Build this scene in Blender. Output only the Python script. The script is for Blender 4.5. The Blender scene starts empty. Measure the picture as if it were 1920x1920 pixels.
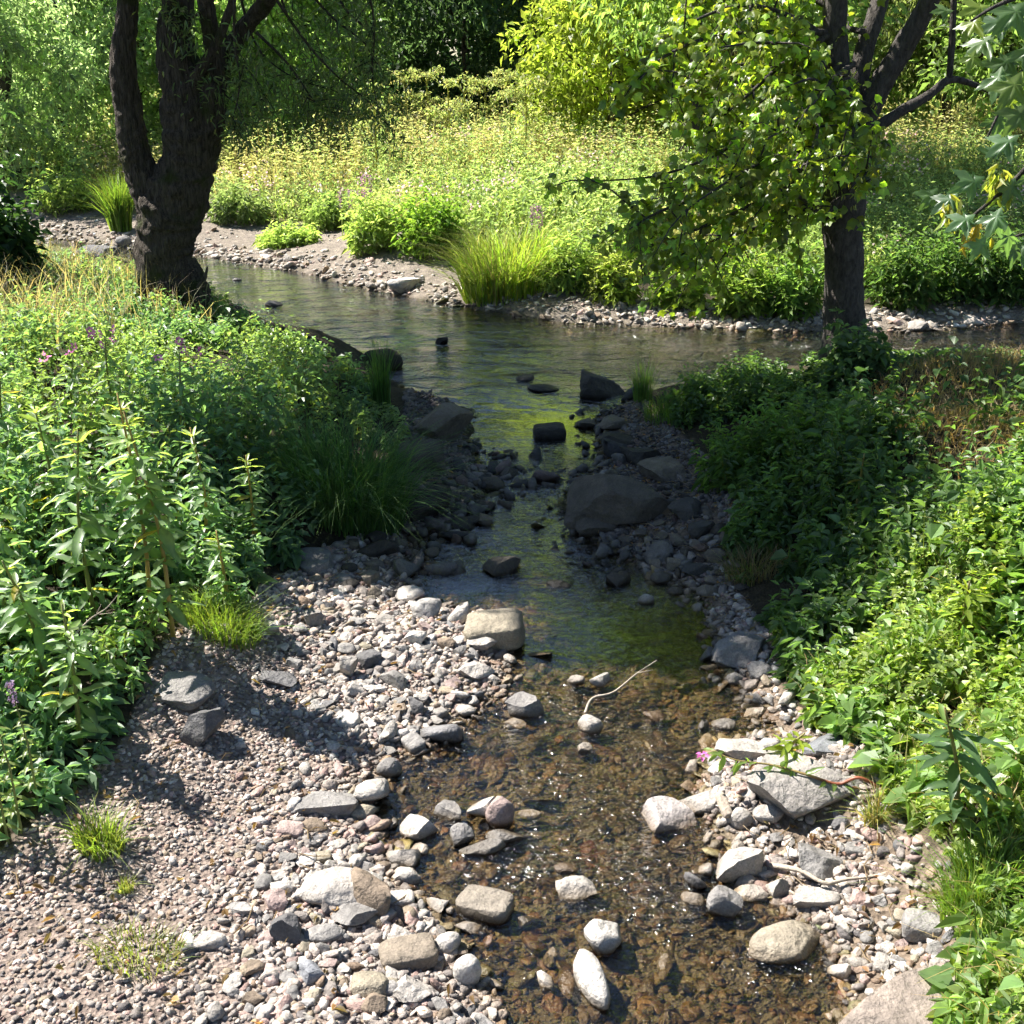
import bpy, math, random
import numpy as np
from mathutils import Vector, Matrix, Quaternion

SC = bpy.context.scene
COL = SC.collection
R = math.radians
random.seed(7)
rng = np.random.default_rng(7)

# ------------------------------------------------------------------ camera, sky, sun, exposure
CAM_H, PITCH, FOV = 4.2, R(22.4), R(50.0)
FPX = 960.0 / math.tan(FOV / 2)
cam_d = bpy.data.cameras.new('camera'); cam = bpy.data.objects.new('camera', cam_d); COL.objects.link(cam)
cam.location = (0, 0, CAM_H); cam.rotation_euler = (math.pi / 2 - PITCH, 0, 0)
cam_d.angle = FOV; cam_d.clip_start = 0.1; cam_d.clip_end = 1500
SC.camera = cam
SUN_AZ, SUN_EL = R(-62), R(50)          # azimuth from straight ahead (+Y), negative = left
world = bpy.data.worlds.new('World'); SC.world = world; world.use_nodes = True
nt = world.node_tree
sky = nt.nodes.new('ShaderNodeTexSky'); sky.sky_type = 'NISHITA'; sky.sun_disc = False
sky.sun_elevation = SUN_EL; sky.sun_rotation = SUN_AZ
sky.dust_density = 0.3; sky.ozone_density = 2.2
nt.links.new(sky.outputs[0], nt.nodes['Background'].inputs[0])
nt.nodes['Background'].inputs[1].default_value = 0.05
SUNV = Vector((math.sin(SUN_AZ) * math.cos(SUN_EL), math.cos(SUN_AZ) * math.cos(SUN_EL), math.sin(SUN_EL)))
sun_d = bpy.data.lights.new('sun', 'SUN'); sun_d.energy = 5.0; sun_d.angle = R(0.53); sun_d.color = (1.0, 0.95, 0.88)
sun = bpy.data.objects.new('sun', sun_d); COL.objects.link(sun)
sun.rotation_euler = SUNV.to_track_quat('Z', 'Y').to_euler(); sun.location = SUNV * 80
vs = SC.view_settings; vs.view_transform = 'Standard'; vs.look = 'None'; vs.gamma = 1.0; vs.use_curve_mapping = False
vs.exposure = 1.75
SC.render.engine = 'CYCLES'
cy = SC.cycles
cy.use_denoising = True
try:
    cy.denoiser = 'OPENIMAGEDENOISE'; cy.denoising_input_passes = 'RGB_ALBEDO_NORMAL'; cy.denoising_prefilter = 'ACCURATE'
except Exception:
    pass
cy.max_bounces = 5; cy.diffuse_bounces = 2; cy.glossy_bounces = 2; cy.use_adaptive_sampling = True; cy.adaptive_threshold = 0.03; cy.use_light_tree = False; cy.transmission_bounces = 4; cy.transparent_max_bounces = 12
cy.caustics_reflective = False; cy.caustics_refractive = False; cy.sample_clamp_indirect = 6.0

# ------------------------------------------------------------------ helpers: projection, noise, meshes
CP, SP = math.cos(PITCH), math.sin(PITCH)
def ray(px, py):
    a = (px - 960.0) / FPX; b = -(py - 960.0) / FPX
    return np.array([a, CP + b * SP, -SP + b * CP])
def at_z(px, py, z):                      # where the sight line through a photo pixel meets height z
    d = ray(px, py); t = (z - CAM_H) / d[2]
    return np.array([d[0] * t, d[1] * t, z])
def at_y(px, py, y):                      # ... or distance y
    d = ray(px, py); t = y / d[1]
    return np.array([d[0] * t, y, CAM_H + d[2] * t])
def depth_of(p):
    return p[1] * CP - (p[2] - CAM_H) * SP
def scale_at(p):                          # metres per photo pixel at point p
    return depth_of(p) / FPX

def _h(ix, iy, s):
    n = (ix * 374761393 + iy * 668265263 + s * 974711) & 0x7fffffff
    n = ((n ^ (n >> 13)) * 1274126177) & 0x7fffffff
    return ((n ^ (n >> 16)) & 0xffff) / 65535.0
def vnoise(x, y, s=0):
    x = np.asarray(x, float); y = np.asarray(y, float)
    ix = np.floor(x).astype(np.int64); iy = np.floor(y).astype(np.int64)
    fx = x - ix; fy = y - iy
    fx = fx * fx * (3 - 2 * fx); fy = fy * fy * (3 - 2 * fy)
    a = _h(ix, iy, s); b = _h(ix + 1, iy, s); c = _h(ix, iy + 1, s); d = _h(ix + 1, iy + 1, s)
    return (a * (1 - fx) + b * fx) * (1 - fy) + (c * (1 - fx) + d * fx) * fy
def fbm(x, y, s=0, o=3):
    t = 0; a = 0.5
    for i in range(o):
        t = t + a * (vnoise(x, y, s + i * 17) - 0.5); x = x * 2.03; y = y * 2.03; a *= 0.5
    return t
def sstep(a, b, x):
    t = np.clip((x - a) / (b - a), 0, 1); return t * t * (3 - 2 * t)
def norm(v):
    return v / np.maximum(np.linalg.norm(v, axis=-1, keepdims=True), 1e-9)
def poly_px(pts, z):
    return np.array([at_z(a, b, z)[:2] for a, b in pts])
def inside(poly, x, y):
    x = np.asarray(x, float); y = np.asarray(y, float); r = np.zeros(x.shape, bool)
    n = len(poly)
    for i in range(n):
        x1, y1 = poly[i]; x2, y2 = poly[(i + 1) % n]
        if y1 == y2: continue
        c = ((y1 > y) != (y2 > y)) & (x < (x2 - x1) * (y - y1) / (y2 - y1) + x1)
        r ^= c
    return r
def dist_poly(poly, x, y):
    x = np.asarray(x, float); y = np.asarray(y, float); d = np.full(x.shape, 1e9)
    n = len(poly)
    for i in range(n):
        x1, y1 = poly[i]; x2, y2 = poly[(i + 1) % n]
        dx, dy = x2 - x1, y2 - y1; l2 = dx * dx + dy * dy + 1e-12
        t = np.clip(((x - x1) * dx + (y - y1) * dy) / l2, 0, 1)
        d = np.minimum(d, (x - x1 - t * dx) ** 2 + (y - y1 - t * dy) ** 2)
    return np.sqrt(d)

class MB:
    """collects vertices, faces and vertex colours; build() links them as ONE mesh"""
    def __init__(s): s.V = []; s.F = []; s.C = []; s.n = 0
    def add(s, V, F, C=(1, 1, 1)):
        V = np.asarray(V, np.float32).reshape(-1, 3)
        F = F if isinstance(F, list) else [F]
        for f in F: s.F.append(np.asarray(f, np.int64) + s.n)
        C = np.asarray(C, np.float32)
        if C.ndim == 1: C = np.tile(C, (len(V), 1))
        s.V.append(V); s.C.append(C); s.n += len(V)
    def mesh(s, name, mat=None, smooth=False):
        me = bpy.data.meshes.new(name)
        V = np.concatenate(s.V); C = np.concatenate(s.C)
        me.vertices.add(len(V)); me.vertices.foreach_set('co', V.ravel())
        tot = sum(f.size for f in s.F); me.loops.add(tot)
        me.loops.foreach_set('vertex_index', np.concatenate([f.ravel() for f in s.F]).astype(np.int32))
        cnt = np.concatenate([np.full(len(f), f.shape[1], np.int32) for f in s.F])
        me.polygons.add(len(cnt)); st = np.zeros(len(cnt), np.int32); st[1:] = np.cumsum(cnt)[:-1]
        me.polygons.foreach_set('loop_start', st)
        try: me.polygons.foreach_set('loop_total', cnt)
        except Exception: pass
        me.polygons.foreach_set('use_smooth', np.full(len(cnt), bool(smooth)))
        me.update(calc_edges=True)
        at = me.attributes.new('Col', 'FLOAT_COLOR', 'POINT')
        at.data.foreach_set('color', np.concatenate([C, np.ones((len(C), 1), np.float32)], 1).ravel())
        if mat: me.materials.append(mat)
        return me
    def build(s, name, mat, parent=None, smooth=False):
        return link(name, s.mesh(name, mat, smooth), parent)
    # -- leaves: base P, axis A, up-normal N, length L, width W, colour C (all per leaf)
    def leaves(s, P, A, N, L, W, C, fine=False, curl=0.25):
        n = len(P)
        if n == 0: return
        A = norm(A); S = norm(np.cross(A, N)); N = norm(np.cross(S, A))
        L = np.broadcast_to(np.asarray(L, float), (n,))[:, None]; W = np.broadcast_to(np.asarray(W, float), (n,))[:, None]
        up = N * W * 0.22
        if fine:
            v = [P, P + A * L * .28 + S * W * .46 + up, P + A * L * .62 + S * W * .38 + up - N * L * curl * .3, P + A * L * .98 - N * L * curl,
                 P + A * L * .62 - S * W * .38 + up - N * L * curl * .3, P + A * L * .28 - S * W * .46 + up]
            k = 6; f = np.array([[0, 3, 2, 1], [0, 5, 4, 3]])
        else:
            v = [P, P + A * L * .45 + S * W * .5 + up, P + A * L - N * L * curl, P + A * L * .45 - S * W * .5 + up]
            k = 4; f = np.array([[0, 2, 1], [0, 3, 2]])
        V = np.stack(v, 1).reshape(-1, 3)
        F = (f[None] + (np.arange(n) * k)[:, None, None]).reshape(-1, f.shape[1])
        s.add(V, F, np.repeat(C, k, 0))
    # -- grass blades
    def blades(s, P, D, L, W, C, bend=0.5, segs=3):
        n = len(P)
        if n == 0: return
        L = np.broadcast_to(np.asarray(L, float), (n,))[:, None]; W = np.broadcast_to(np.asarray(W, float), (n,))[:, None]
        D = np.asarray(D, float); Z = np.array([0, 0, 1.0])
        th = rng.uniform(0, 6.283, n); S = np.stack([np.cos(th), np.sin(th), 0 * th], 1)
        b = np.broadcast_to(np.asarray(bend, float), (n,))[:, None]
        vs_ = []
        for k in range(segs + 1):
            t = k / segs
            c = P + Z * L * (t - b * 0.45 * t * t * t) + D * L * b * t * t
            w = W * (1 - t ** 1.6) * 0.5
            if k < segs: vs_ += [c - S * w, c + S * w]
            else: vs_ += [c]
        k = len(vs_)
        V = np.stack(vs_, 1).reshape(-1, 3); off = (np.arange(n) * k)[:, None, None]
        q = np.array([[2 * i, 2 * i + 1, 2 * i + 3, 2 * i + 2] for i in range(segs - 1)]); t3 = np.array([[2 * segs - 2, 2 * segs - 1, 2 * segs]])
        F = []
        if len(q): F.append((q[None] + off).reshape(-1, 4))
        F.append((t3[None] + off).reshape(-1, 3))
        s.add(V, F, np.repeat(C, k, 0))
    def tube(s, pts, rad, sides=8, C=(1, 1, 1), rough=0.0, seed=0, cap=True, ridge=0.0):
        P = np.asarray(pts, float); n = len(P); rad = np.asarray(rad, float)
        T = norm(np.gradient(P, axis=0)); ref = np.array([0.3, 0.9, 0.1]) if abs(T[0][2]) > .8 else np.array([0, 0, 1.0])
        V = []
        for i in range(n):
            u = np.cross(T[i], ref); u /= np.linalg.norm(u) + 1e-9; w = np.cross(T[i], u)
            a = np.arange(sides) / sides * 2 * math.pi
            rr = rad[i] * (1 + rough * 2 * (vnoise(np.cos(a) * 2.2 + 9 + seed, np.sin(a) * 2.2 + i * .35 + seed * 3, seed) - .5))
            if ridge: rr = rr * (1 + ridge * (np.abs(vnoise(a * 5.2 + .9 * np.sin(i * .11 + seed), np.full(sides, i * .16), seed + 3) - .5) * 4 - .8) + ridge * .6 * (vnoise(a * 11, np.full(sides, i * .35), seed + 9) - .5))
            V.append(P[i] + np.outer(np.cos(a) * rr, u) + np.outer(np.sin(a) * rr, w))
        V = np.concatenate(V); F = []
        for i in range(n - 1):
            for j in range(sides):
                F.append([i * sides + j, i * sides + (j + 1) % sides, (i + 1) * sides + (j + 1) % sides, (i + 1) * sides + j])
        V = np.concatenate([V, P[:1], P[-1:]]); base = n * sides; tri = []
        if cap:
            for j in range(sides):
                tri.append([base, (j + 1) % sides, j]); tri.append([base + 1, (n - 1) * sides + j, (n - 1) * sides + (j + 1) % sides])
        s.add(V, [np.array(F)] + ([np.array(tri)] if cap else []), C)

def smooth_path(pts, rad, k=5):
    """Catmull-Rom through (x,y,z), radii"""
    P = [np.array(p, float) for p in pts]; P = [2 * P[0] - P[1]] + P + [2 * P[-1] - P[-2]]
    r = [rad[0]] + list(rad) + [rad[-1]]; out = []; ro = []
    for i in range(1, len(P) - 2):
        for t in np.arange(k) / k:
            a, b, c, d = P[i - 1], P[i], P[i + 1], P[i + 2]
            out.append(.5 * ((2 * b) + (c - a) * t + (2 * a - 5 * b + 4 * c - d) * t * t + (3 * b - a - 3 * c + d) * t ** 3)); ro.append(r[i] * (1 - t) + r[i + 1] * t)
    out.append(P[-2]); ro.append(r[-2])
    return np.array(out), np.array(ro)

def link(name, data, parent=None):
    o = bpy.data.objects.new(name, data); COL.objects.link(o)
    if parent: o.parent = parent
    return o
def tag(o, label=None, cat=None, group=None, kind=None):
    if label: o['label'] = label
    if cat: o['category'] = cat
    if group: o['group'] = group
    if kind: o['kind'] = kind
    return o
def empty(name, loc, rz=0):
    o = bpy.data.objects.new(name, None); COL.objects.link(o); o.location = loc; o.rotation_euler = (0, 0, rz); o.empty_display_size = .1
    return o
def jit(c, n, v=0.25, hue=0.08):
    """n colours around c with brightness and hue jitter"""
    c = np.asarray(c, float); b = rng.lognormal(0, v, (n, 1))
    return np.clip(c * b * (1 + rng.normal(0, hue, (n, 3))), 0.004, 0.9)
def mixc(a, b, t):
    return a * (1 - t[:, None]) + b * t[:, None]

# ------------------------------------------------------------------ materials
def mat_new(name):
    m = bpy.data.materials.new(name); m.use_nodes = True
    t = m.node_tree; t.nodes.clear(); out = t.nodes.new('ShaderNodeOutputMaterial')
    return m, t, out
def nd(t, typ, **kw):
    n = t.nodes.new(typ)
    for k, v in kw.items():
        if k in n.inputs: n.inputs[k].default_value = v
        else: setattr(n, k, v)
    return n
def colour_in(t):
    """vertex colour x object colour"""
    a = nd(t, 'ShaderNodeAttribute', attribute_name='Col'); o = nd(t, 'ShaderNodeObjectInfo')
    m = nd(t, 'ShaderNodeMix', data_type='RGBA', blend_type='MULTIPLY'); m.inputs[0].default_value = 1
    t.links.new(a.outputs['Color'], m.inputs[6]); t.links.new(o.outputs['Color'], m.inputs[7])
    return m.outputs[2], o
def leaf_mat(name, trans=0.45, rough=0.42, tint=(1.08, 1.12, 0.5), spec=0.45):
    m, t, out = mat_new(name)
    c, o = colour_in(t)
    nz = nd(t, 'ShaderNodeTexNoise', Scale=9.0, Detail=2.0)
    geo = nd(t, 'ShaderNodeNewGeometry'); t.links.new(geo.outputs['Position'], nz.inputs['Vector'])
    mr = nd(t, 'ShaderNodeMapRange'); mr.inputs[1].default_value = .3; mr.inputs[2].default_value = .7; mr.inputs[3].default_value = .78; mr.inputs[4].default_value = 1.2
    t.links.new(nz.outputs[0], mr.inputs[0])
    hs = nd(t, 'ShaderNodeHueSaturation'); t.links.new(c, hs.inputs['Color']); t.links.new(mr.outputs[0], hs.inputs['Value'])
    p = nd(t, 'ShaderNodeBsdfPrincipled', Roughness=rough); p.inputs['Specular IOR Level'].default_value = spec
    t.links.new(hs.outputs[0], p.inputs['Base Color'])
    tr = nd(t, 'ShaderNodeBsdfTranslucent'); tm = nd(t, 'ShaderNodeMix', data_type='RGBA', blend_type='MULTIPLY'); tm.inputs[0].default_value = 1
    tm.inputs[7].default_value = (*[x * 2.5 for x in tint], 1); t.links.new(hs.outputs[0], tm.inputs[6]); t.links.new(tm.outputs[2], tr.inputs['Color'])
    mx = nd(t, 'ShaderNodeMixShader'); mx.inputs[0].default_value = trans
    t.links.new(p.outputs[0], mx.inputs[1]); t.links.new(tr.outputs[0], mx.inputs[2]); t.links.new(mx.outputs[0], out.inputs[0])
    return m
def stone_mat(name):
    m, t, out = mat_new(name)
    c, o = colour_in(t)
    tc = nd(t, 'ShaderNodeTexCoord'); geo = nd(t, 'ShaderNodeNewGeometry')
    n1 = nd(t, 'ShaderNodeTexNoise', Scale=7.0, Detail=5.0, Roughness=.65); t.links.new(geo.outputs['Position'], n1.inputs['Vector'])
    n2 = nd(t, 'ShaderNodeTexNoise', Scale=85.0, Detail=3.0, Roughness=.7); t.links.new(geo.outputs['Position'], n2.inputs['Vector'])
    r1 = nd(t, 'ShaderNodeMapRange'); r1.inputs[1].default_value = .3; r1.inputs[2].default_value = .7; r1.inputs[3].default_value = .66; r1.inputs[4].default_value = 1.25
    t.links.new(n1.outputs[0], r1.inputs[0])
    r2 = nd(t, 'ShaderNodeMapRange'); r2.inputs[1].default_value = .3; r2.inputs[2].default_value = .72; r2.inputs[3].default_value = .72; r2.inputs[4].default_value = 1.25
    t.links.new(n2.outputs[0], r2.inputs[0])
    mu = nd(t, 'ShaderNodeMath', operation='MULTIPLY'); t.links.new(r1.outputs[0], mu.inputs[0]); t.links.new(r2.outputs[0], mu.inputs[1])
    # wet and algae-brown up to a little above the waterline
    sx = nd(t, 'ShaderNodeSeparateXYZ'); t.links.new(geo.outputs['Position'], sx.inputs[0])
    ad = nd(t, 'ShaderNodeMath', operation='MULTIPLY_ADD'); ad.inputs[1].default_value = -0.06; t.links.new(n1.outputs[0], ad.inputs[0]); t.links.new(sx.outputs['Z'], ad.inputs[2])
    wet = nd(t, 'ShaderNodeMapRange'); wet.inputs[1].default_value = -0.030; wet.inputs[2].default_value = 0.03; wet.inputs[3].default_value = 1; wet.inputs[4].default_value = 0
    t.links.new(ad.outputs[0], wet.inputs[0])
    hs = nd(t, 'ShaderNodeHueSaturation'); t.links.new(c, hs.inputs['Color']); t.links.new(mu.outputs[0], hs.inputs['Value'])
    wm = nd(t, 'ShaderNodeMix', data_type='RGBA', blend_type='MULTIPLY'); wm.inputs[7].default_value = (.34, .27, .18, 1)
    t.links.new(wet.outputs[0], wm.inputs[0]); t.links.new(hs.outputs[0], wm.inputs[6])
    p = nd(t, 'ShaderNodeBsdfPrincipled'); t.links.new(wm.outputs[2], p.inputs['Base Color'])
    rr = nd(t, 'ShaderNodeMapRange'); rr.inputs[3].default_value = .82; rr.inputs[4].default_value = .3; t.links.new(wet.outputs[0], rr.inputs[0]); t.links.new(rr.outputs[0], p.inputs['Roughness'])
    p.inputs['Specular IOR Level'].default_value = .35
    b = nd(t, 'ShaderNodeBump', Strength=.55, Distance=.012); t.links.new(n2.outputs[0], b.inputs['Height'])
    b2 = nd(t, 'ShaderNodeBump', Strength=.6, Distance=.05); n3 = nd(t, 'ShaderNodeTexNoise', Scale=18.0, Detail=4.0); t.links.new(geo.outputs['Position'], n3.inputs['Vector'])
    t.links.new(n3.outputs[0], b2.inputs['Height']); t.links.new(b.outputs[0], b2.inputs['Normal']); t.links.new(b2.outputs[0], p.inputs['Normal'])
    t.links.new(p.outputs[0], out.inputs[0])
    return m
def bark_mat(name, a, b, scale=(9, 9, 1.6), bump=.05, moss=None):
    m, t, out = mat_new(name)
    geo = nd(t, 'ShaderNodeNewGeometry'); mp = nd(t, 'ShaderNodeMapping'); mp.inputs['Scale'].default_value = scale
    t.links.new(geo.outputs['Position'], mp.inputs[0])
    n = nd(t, 'ShaderNodeTexNoise', Scale=1.6, Detail=6.0, Roughness=.7, Distortion=.6); t.links.new(mp.outputs[0], n.inputs['Vector'])
    v = nd(t, 'ShaderNodeTexVoronoi', Scale=1.5, feature='DISTANCE_TO_EDGE'); t.links.new(mp.outputs[0], v.inputs['Vector'])
    cr = nd(t, 'ShaderNodeValToRGB'); e = cr.color_ramp.elements; e[0].position = .32; e[0].color = (*a, 1); e[1].position = .68; e[1].color = (*b, 1)
    t.links.new(n.outputs[0], cr.inputs[0]); col = cr.outputs[0]
    if moss:
        n3 = nd(t, 'ShaderNodeTexNoise', Scale=2.2, Detail=4.0); t.links.new(geo.outputs['Position'], n3.inputs['Vector'])
        r = nd(t, 'ShaderNodeMapRange'); r.inputs[1].default_value = .56; r.inputs[2].default_value = .68; t.links.new(n3.outputs[0], r.inputs[0])
        mm = nd(t, 'ShaderNodeMix', data_type='RGBA'); t.links.new(r.outputs[0], mm.inputs[0]); t.links.new(col, mm.inputs[6]); mm.inputs[7].default_value = (*moss, 1); col = mm.outputs[2]
    p = nd(t, 'ShaderNodeBsdfPrincipled', Roughness=.9); p.inputs['Specular IOR Level'].default_value = .2
    t.links.new(col, p.inputs['Base Color'])
    ad = nd(t, 'ShaderNodeMath', operation='ADD'); t.links.new(n.outputs[0], ad.inputs[0]); t.links.new(v.outputs[0], ad.inputs[1])
    bm = nd(t, 'ShaderNodeBump', Strength=1.0, Distance=bump); t.links.new(ad.outputs[0], bm.inputs['Height']); t.links.new(bm.outputs[0], p.inputs['Normal'])
    t.links.new(p.outputs[0], out.inputs[0])
    return m
def ground_mat():
    m, t, out = mat_new('soil_and_silt')
    a = nd(t, 'ShaderNodeAttribute', attribute_name='Col'); geo = nd(t, 'ShaderNodeNewGeometry')
    n1 = nd(t, 'ShaderNodeTexNoise', Scale=6.0, Detail=8.0, Roughness=.7); t.links.new(geo.outputs['Position'], n1.inputs['Vector'])
    v = nd(t, 'ShaderNodeTexVoronoi', Scale=38.0); t.links.new(geo.outputs['Position'], v.inputs['Vector'])
    r = nd(t, 'ShaderNodeMapRange'); r.inputs[1].default_value = .3; r.inputs[2].default_value = .7; r.inputs[3].default_value = .6; r.inputs[4].default_value = 1.4; t.links.new(n1.outputs[0], r.inputs[0])
    sv = nd(t, 'ShaderNodeSeparateColor'); t.links.new(v.outputs['Color'], sv.inputs[0])
    r2 = nd(t, 'ShaderNodeMapRange'); r2.inputs[3].default_value = .7; r2.inputs[4].default_value = 1.3; t.links.new(sv.outputs[0], r2.inputs[0])
    mu = nd(t, 'ShaderNodeMath', operation='MULTIPLY'); t.links.new(r.outputs[0], mu.inputs[0]); t.links.new(r2.outputs[0], mu.inputs[1])
    hs = nd(t, 'ShaderNodeHueSaturation'); t.links.new(a.outputs['Color'], hs.inputs['Color']); t.links.new(mu.outputs[0], hs.inputs['Value'])
    p = nd(t, 'ShaderNodeBsdfPrincipled', Roughness=.9); p.inputs['Specular IOR Level'].default_value = .2
    t.links.new(hs.outputs[0], p.inputs['Base Color'])
    b = nd(t, 'ShaderNodeBump', Strength=.8, Distance=.02); t.links.new(v.outputs['Distance'], b.inputs['Height'])
    b2 = nd(t, 'ShaderNodeBump', Strength=.7, Distance=.05); t.links.new(n1.outputs[0], b2.inputs['Height']); t.links.new(b.outputs[0], b2.inputs['Normal'])
    t.links.new(b2.outputs[0], p.inputs['Normal']); t.links.new(p.outputs[0], out.inputs[0])
    return m
def water_mat():
    m, t, out = mat_new('stream_water')
    geo = nd(t, 'ShaderNodeNewGeometry'); mp = nd(t, 'ShaderNodeMapping'); mp.inputs['Scale'].default_value = (1.0, 1.7, 1.0)
    t.links.new(geo.outputs['Position'], mp.inputs[0])
    n1 = nd(t, 'ShaderNodeTexNoise', Scale=1.5, Detail=3.0, Roughness=.5, Distortion=1.0); t.links.new(mp.outputs[0], n1.inputs['Vector'])
    n2 = nd(t, 'ShaderNodeTexNoise', Scale=13.0, Detail=3.0, Roughness=.6, Distortion=.5); t.links.new(mp.outputs[0], n2.inputs['Vector'])
    # calm pools and riffles: ripple height from a vertex attribute
    a = nd(t, 'ShaderNodeAttribute', attribute_name='Col'); sa = nd(t, 'ShaderNodeSeparateColor'); t.links.new(a.outputs['Color'], sa.inputs[0])
    m1 = nd(t, 'ShaderNodeMath', operation='MULTIPLY'); t.links.new(n1.outputs[0], m1.inputs[0]); t.links.new(sa.outputs[0], m1.inputs[1])
    m2 = nd(t, 'ShaderNodeMath', operation='MULTIPLY'); t.links.new(n2.outputs[0], m2.inputs[0]); t.links.new(sa.outputs[1], m2.inputs[1])
    b1 = nd(t, 'ShaderNodeBump', Strength=1.0, Distance=.2); t.links.new(m1.outputs[0], b1.inputs['Height'])
    b2 = nd(t, 'ShaderNodeBump', Strength=1.0, Distance=.03); t.links.new(m2.outputs[0], b2.inputs['Height']); t.links.new(b1.outputs[0], b2.inputs['Normal'])
    fr = nd(t, 'ShaderNodeFresnel', IOR=1.33); t.links.new(b2.outputs[0], fr.inputs['Normal'])
    tr = nd(t, 'ShaderNodeBsdfTransparent', Color=(.82, .76, .62, 1))
    gl = nd(t, 'ShaderNodeBsdfGlossy', Roughness=.09, Color=(1, 1, 1, 1)); t.links.new(b2.outputs[0], gl.inputs['Normal'])
    fm_ = nd(t, 'ShaderNodeMath', operation='MULTIPLY', use_clamp=True); fm_.inputs[1].default_value = 2.5; t.links.new(fr.outputs[0], fm_.inputs[0])
    mx = nd(t, 'ShaderNodeMixShader'); t.links.new(fm_.outputs[0], mx.inputs[0]); t.links.new(tr.outputs[0], mx.inputs[1]); t.links.new(gl.outputs[0], mx.inputs[2])
    t.links.new(mx.outputs[0], out.inputs[0])
    return m
M_LEAF = leaf_mat('leaf_soft', .42, .43, spec=.5)
M_BIGLEAF = leaf_mat('leaf_glossy', .48, .38, (1.2, 1.2, .42), .55)
M_GRASS = leaf_mat('grass_blade', .35, .5, (1.2, 1.15, .5), .35)
M_FAR = leaf_mat('leaf_far', .48, .5, (1.05, 1.1, .62), .35)
M_PETAL = leaf_mat('petal', .35, .6, (1.0, .9, .95), .2)
M_STEM = leaf_mat('stem_green', .12, .45)
M_STONE = stone_mat('river_stone')
M_WILLOW = bark_mat('willow_bark', (.014, .011, .008), (.11, .09, .07), (16, 16, 2.2), .06, (.035, .042, .012))
M_SYC = bark_mat('sycamore_bark', (.026, .023, .02), (.085, .075, .066), (14, 14, 6), .02)
M_BARK = bark_mat('tree_bark', (.03, .025, .02), (.10, .08, .06), (10, 10, 2), .04)
M_WOOD = bark_mat('driftwood', (.24, .20, .16), (.42, .36, .29), (30, 30, 30), .004)
M_GROUND = ground_mat(); M_WATER = water_mat()

# ------------------------------------------------------------------ terrain
TRIB_L = [(950, 2050), (935, 1920), (900, 1830), (800, 1725), (735, 1640), (705, 1560), (690, 1460), (780, 1400), (870, 1330), (925, 1265), (955, 1205), (880, 1165), (775, 1135),
          (745, 1078), (765, 1012), (850, 965), (905, 925), (880, 850), (876, 770), (760, 742), (655, 650), (560, 640), (480, 600), (400, 568), (330, 520), (200, 495), (60, 480), (-250, 465)]
FAR_EDGE = [(-250, 430), (90, 446), (250, 468), (400, 484), (560, 510), (700, 545), (900, 580), (1050, 605), (1250, 612), (1500, 622), (1700, 622), (1920, 606), (2400, 600)]
TRIB_R = [(2400, 745), (1920, 742), (1640, 738), (1540, 722), (1420, 712), (1300, 735), (1190, 745), (1110, 790), (1135, 860), (1065, 945), (1110, 1000), (1210, 1065), (1310, 1100), (1345, 1180), (1370, 1260),
          (1435, 1335), (1450, 1370), (1335, 1405), (1325, 1490), (1390, 1600), (1480, 1700), (1590, 1800), (1600, 1920), (1610, 2050)]
WATER = np.concatenate([np.array([[-0.0, -12.0]]), poly_px(TRIB_L, 0), poly_px(FAR_EDGE, 0), poly_px(TRIB_R, 0), np.array([[1.9, -12.0]])])
WATER = np.concatenate([WATER[:len(TRIB_L) + 1], np.array([[-60, 28.0], [-60, 34.0]]), WATER[len(TRIB_L) + 1:len(TRIB_L) + 1 + len(FAR_EDGE)],
                        np.array([[60, 17.5], [60, 13.0]]), WATER[len(TRIB_L) + 1 + len(FAR_EDGE):]])
GR_LEFT = poly_px([(-300, 2050), (-60, 1850), (0, 1660), (120, 1575), (240, 1420), (290, 1330), (330, 1262), (470, 1190), (520, 1090), (600, 1030), (735, 985), (760, 900), (760, 760), (860, 760), (900, 900), (960, 1200), (960, 1300), (760, 1420), (760, 1650), (950, 1850), (950, 2050)], .12)
GR_RIGHT = poly_px([(1120, 780), (1200, 770), (1290, 850), (1340, 900), (1380, 1000), (1380, 1090), (1440, 1180), (1480, 1290), (1530, 1370), (1630, 1470), (1660, 1560), (1740, 1660), (1800, 1760), (1780, 1850), (1760, 2050),
                    (1560, 2050), (1560, 1800), (1350, 1600), (1300, 1450), (1420, 1340), (1300, 1150), (1080, 1000), (1040, 950), (1120, 860)], .12)
GR_FAR = np.concatenate([poly_px([(-250, 440), (90, 450), (250, 472), (400, 488), (560, 514), (700, 549), (900, 585), (1050, 610), (1250, 616), (1500, 626), (1700, 626), (1920, 610), (2400, 604)], .0),
                         poly_px([(2400, 560), (1920, 566), (1700, 580), (1540, 590), (1300, 578), (1100, 562), (960, 556), (890, 540), (800, 490), (680, 466), (640, 440), (480, 428), (380, 405), (220, 425), (60, 405), (-250, 400)], .15)])
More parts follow.
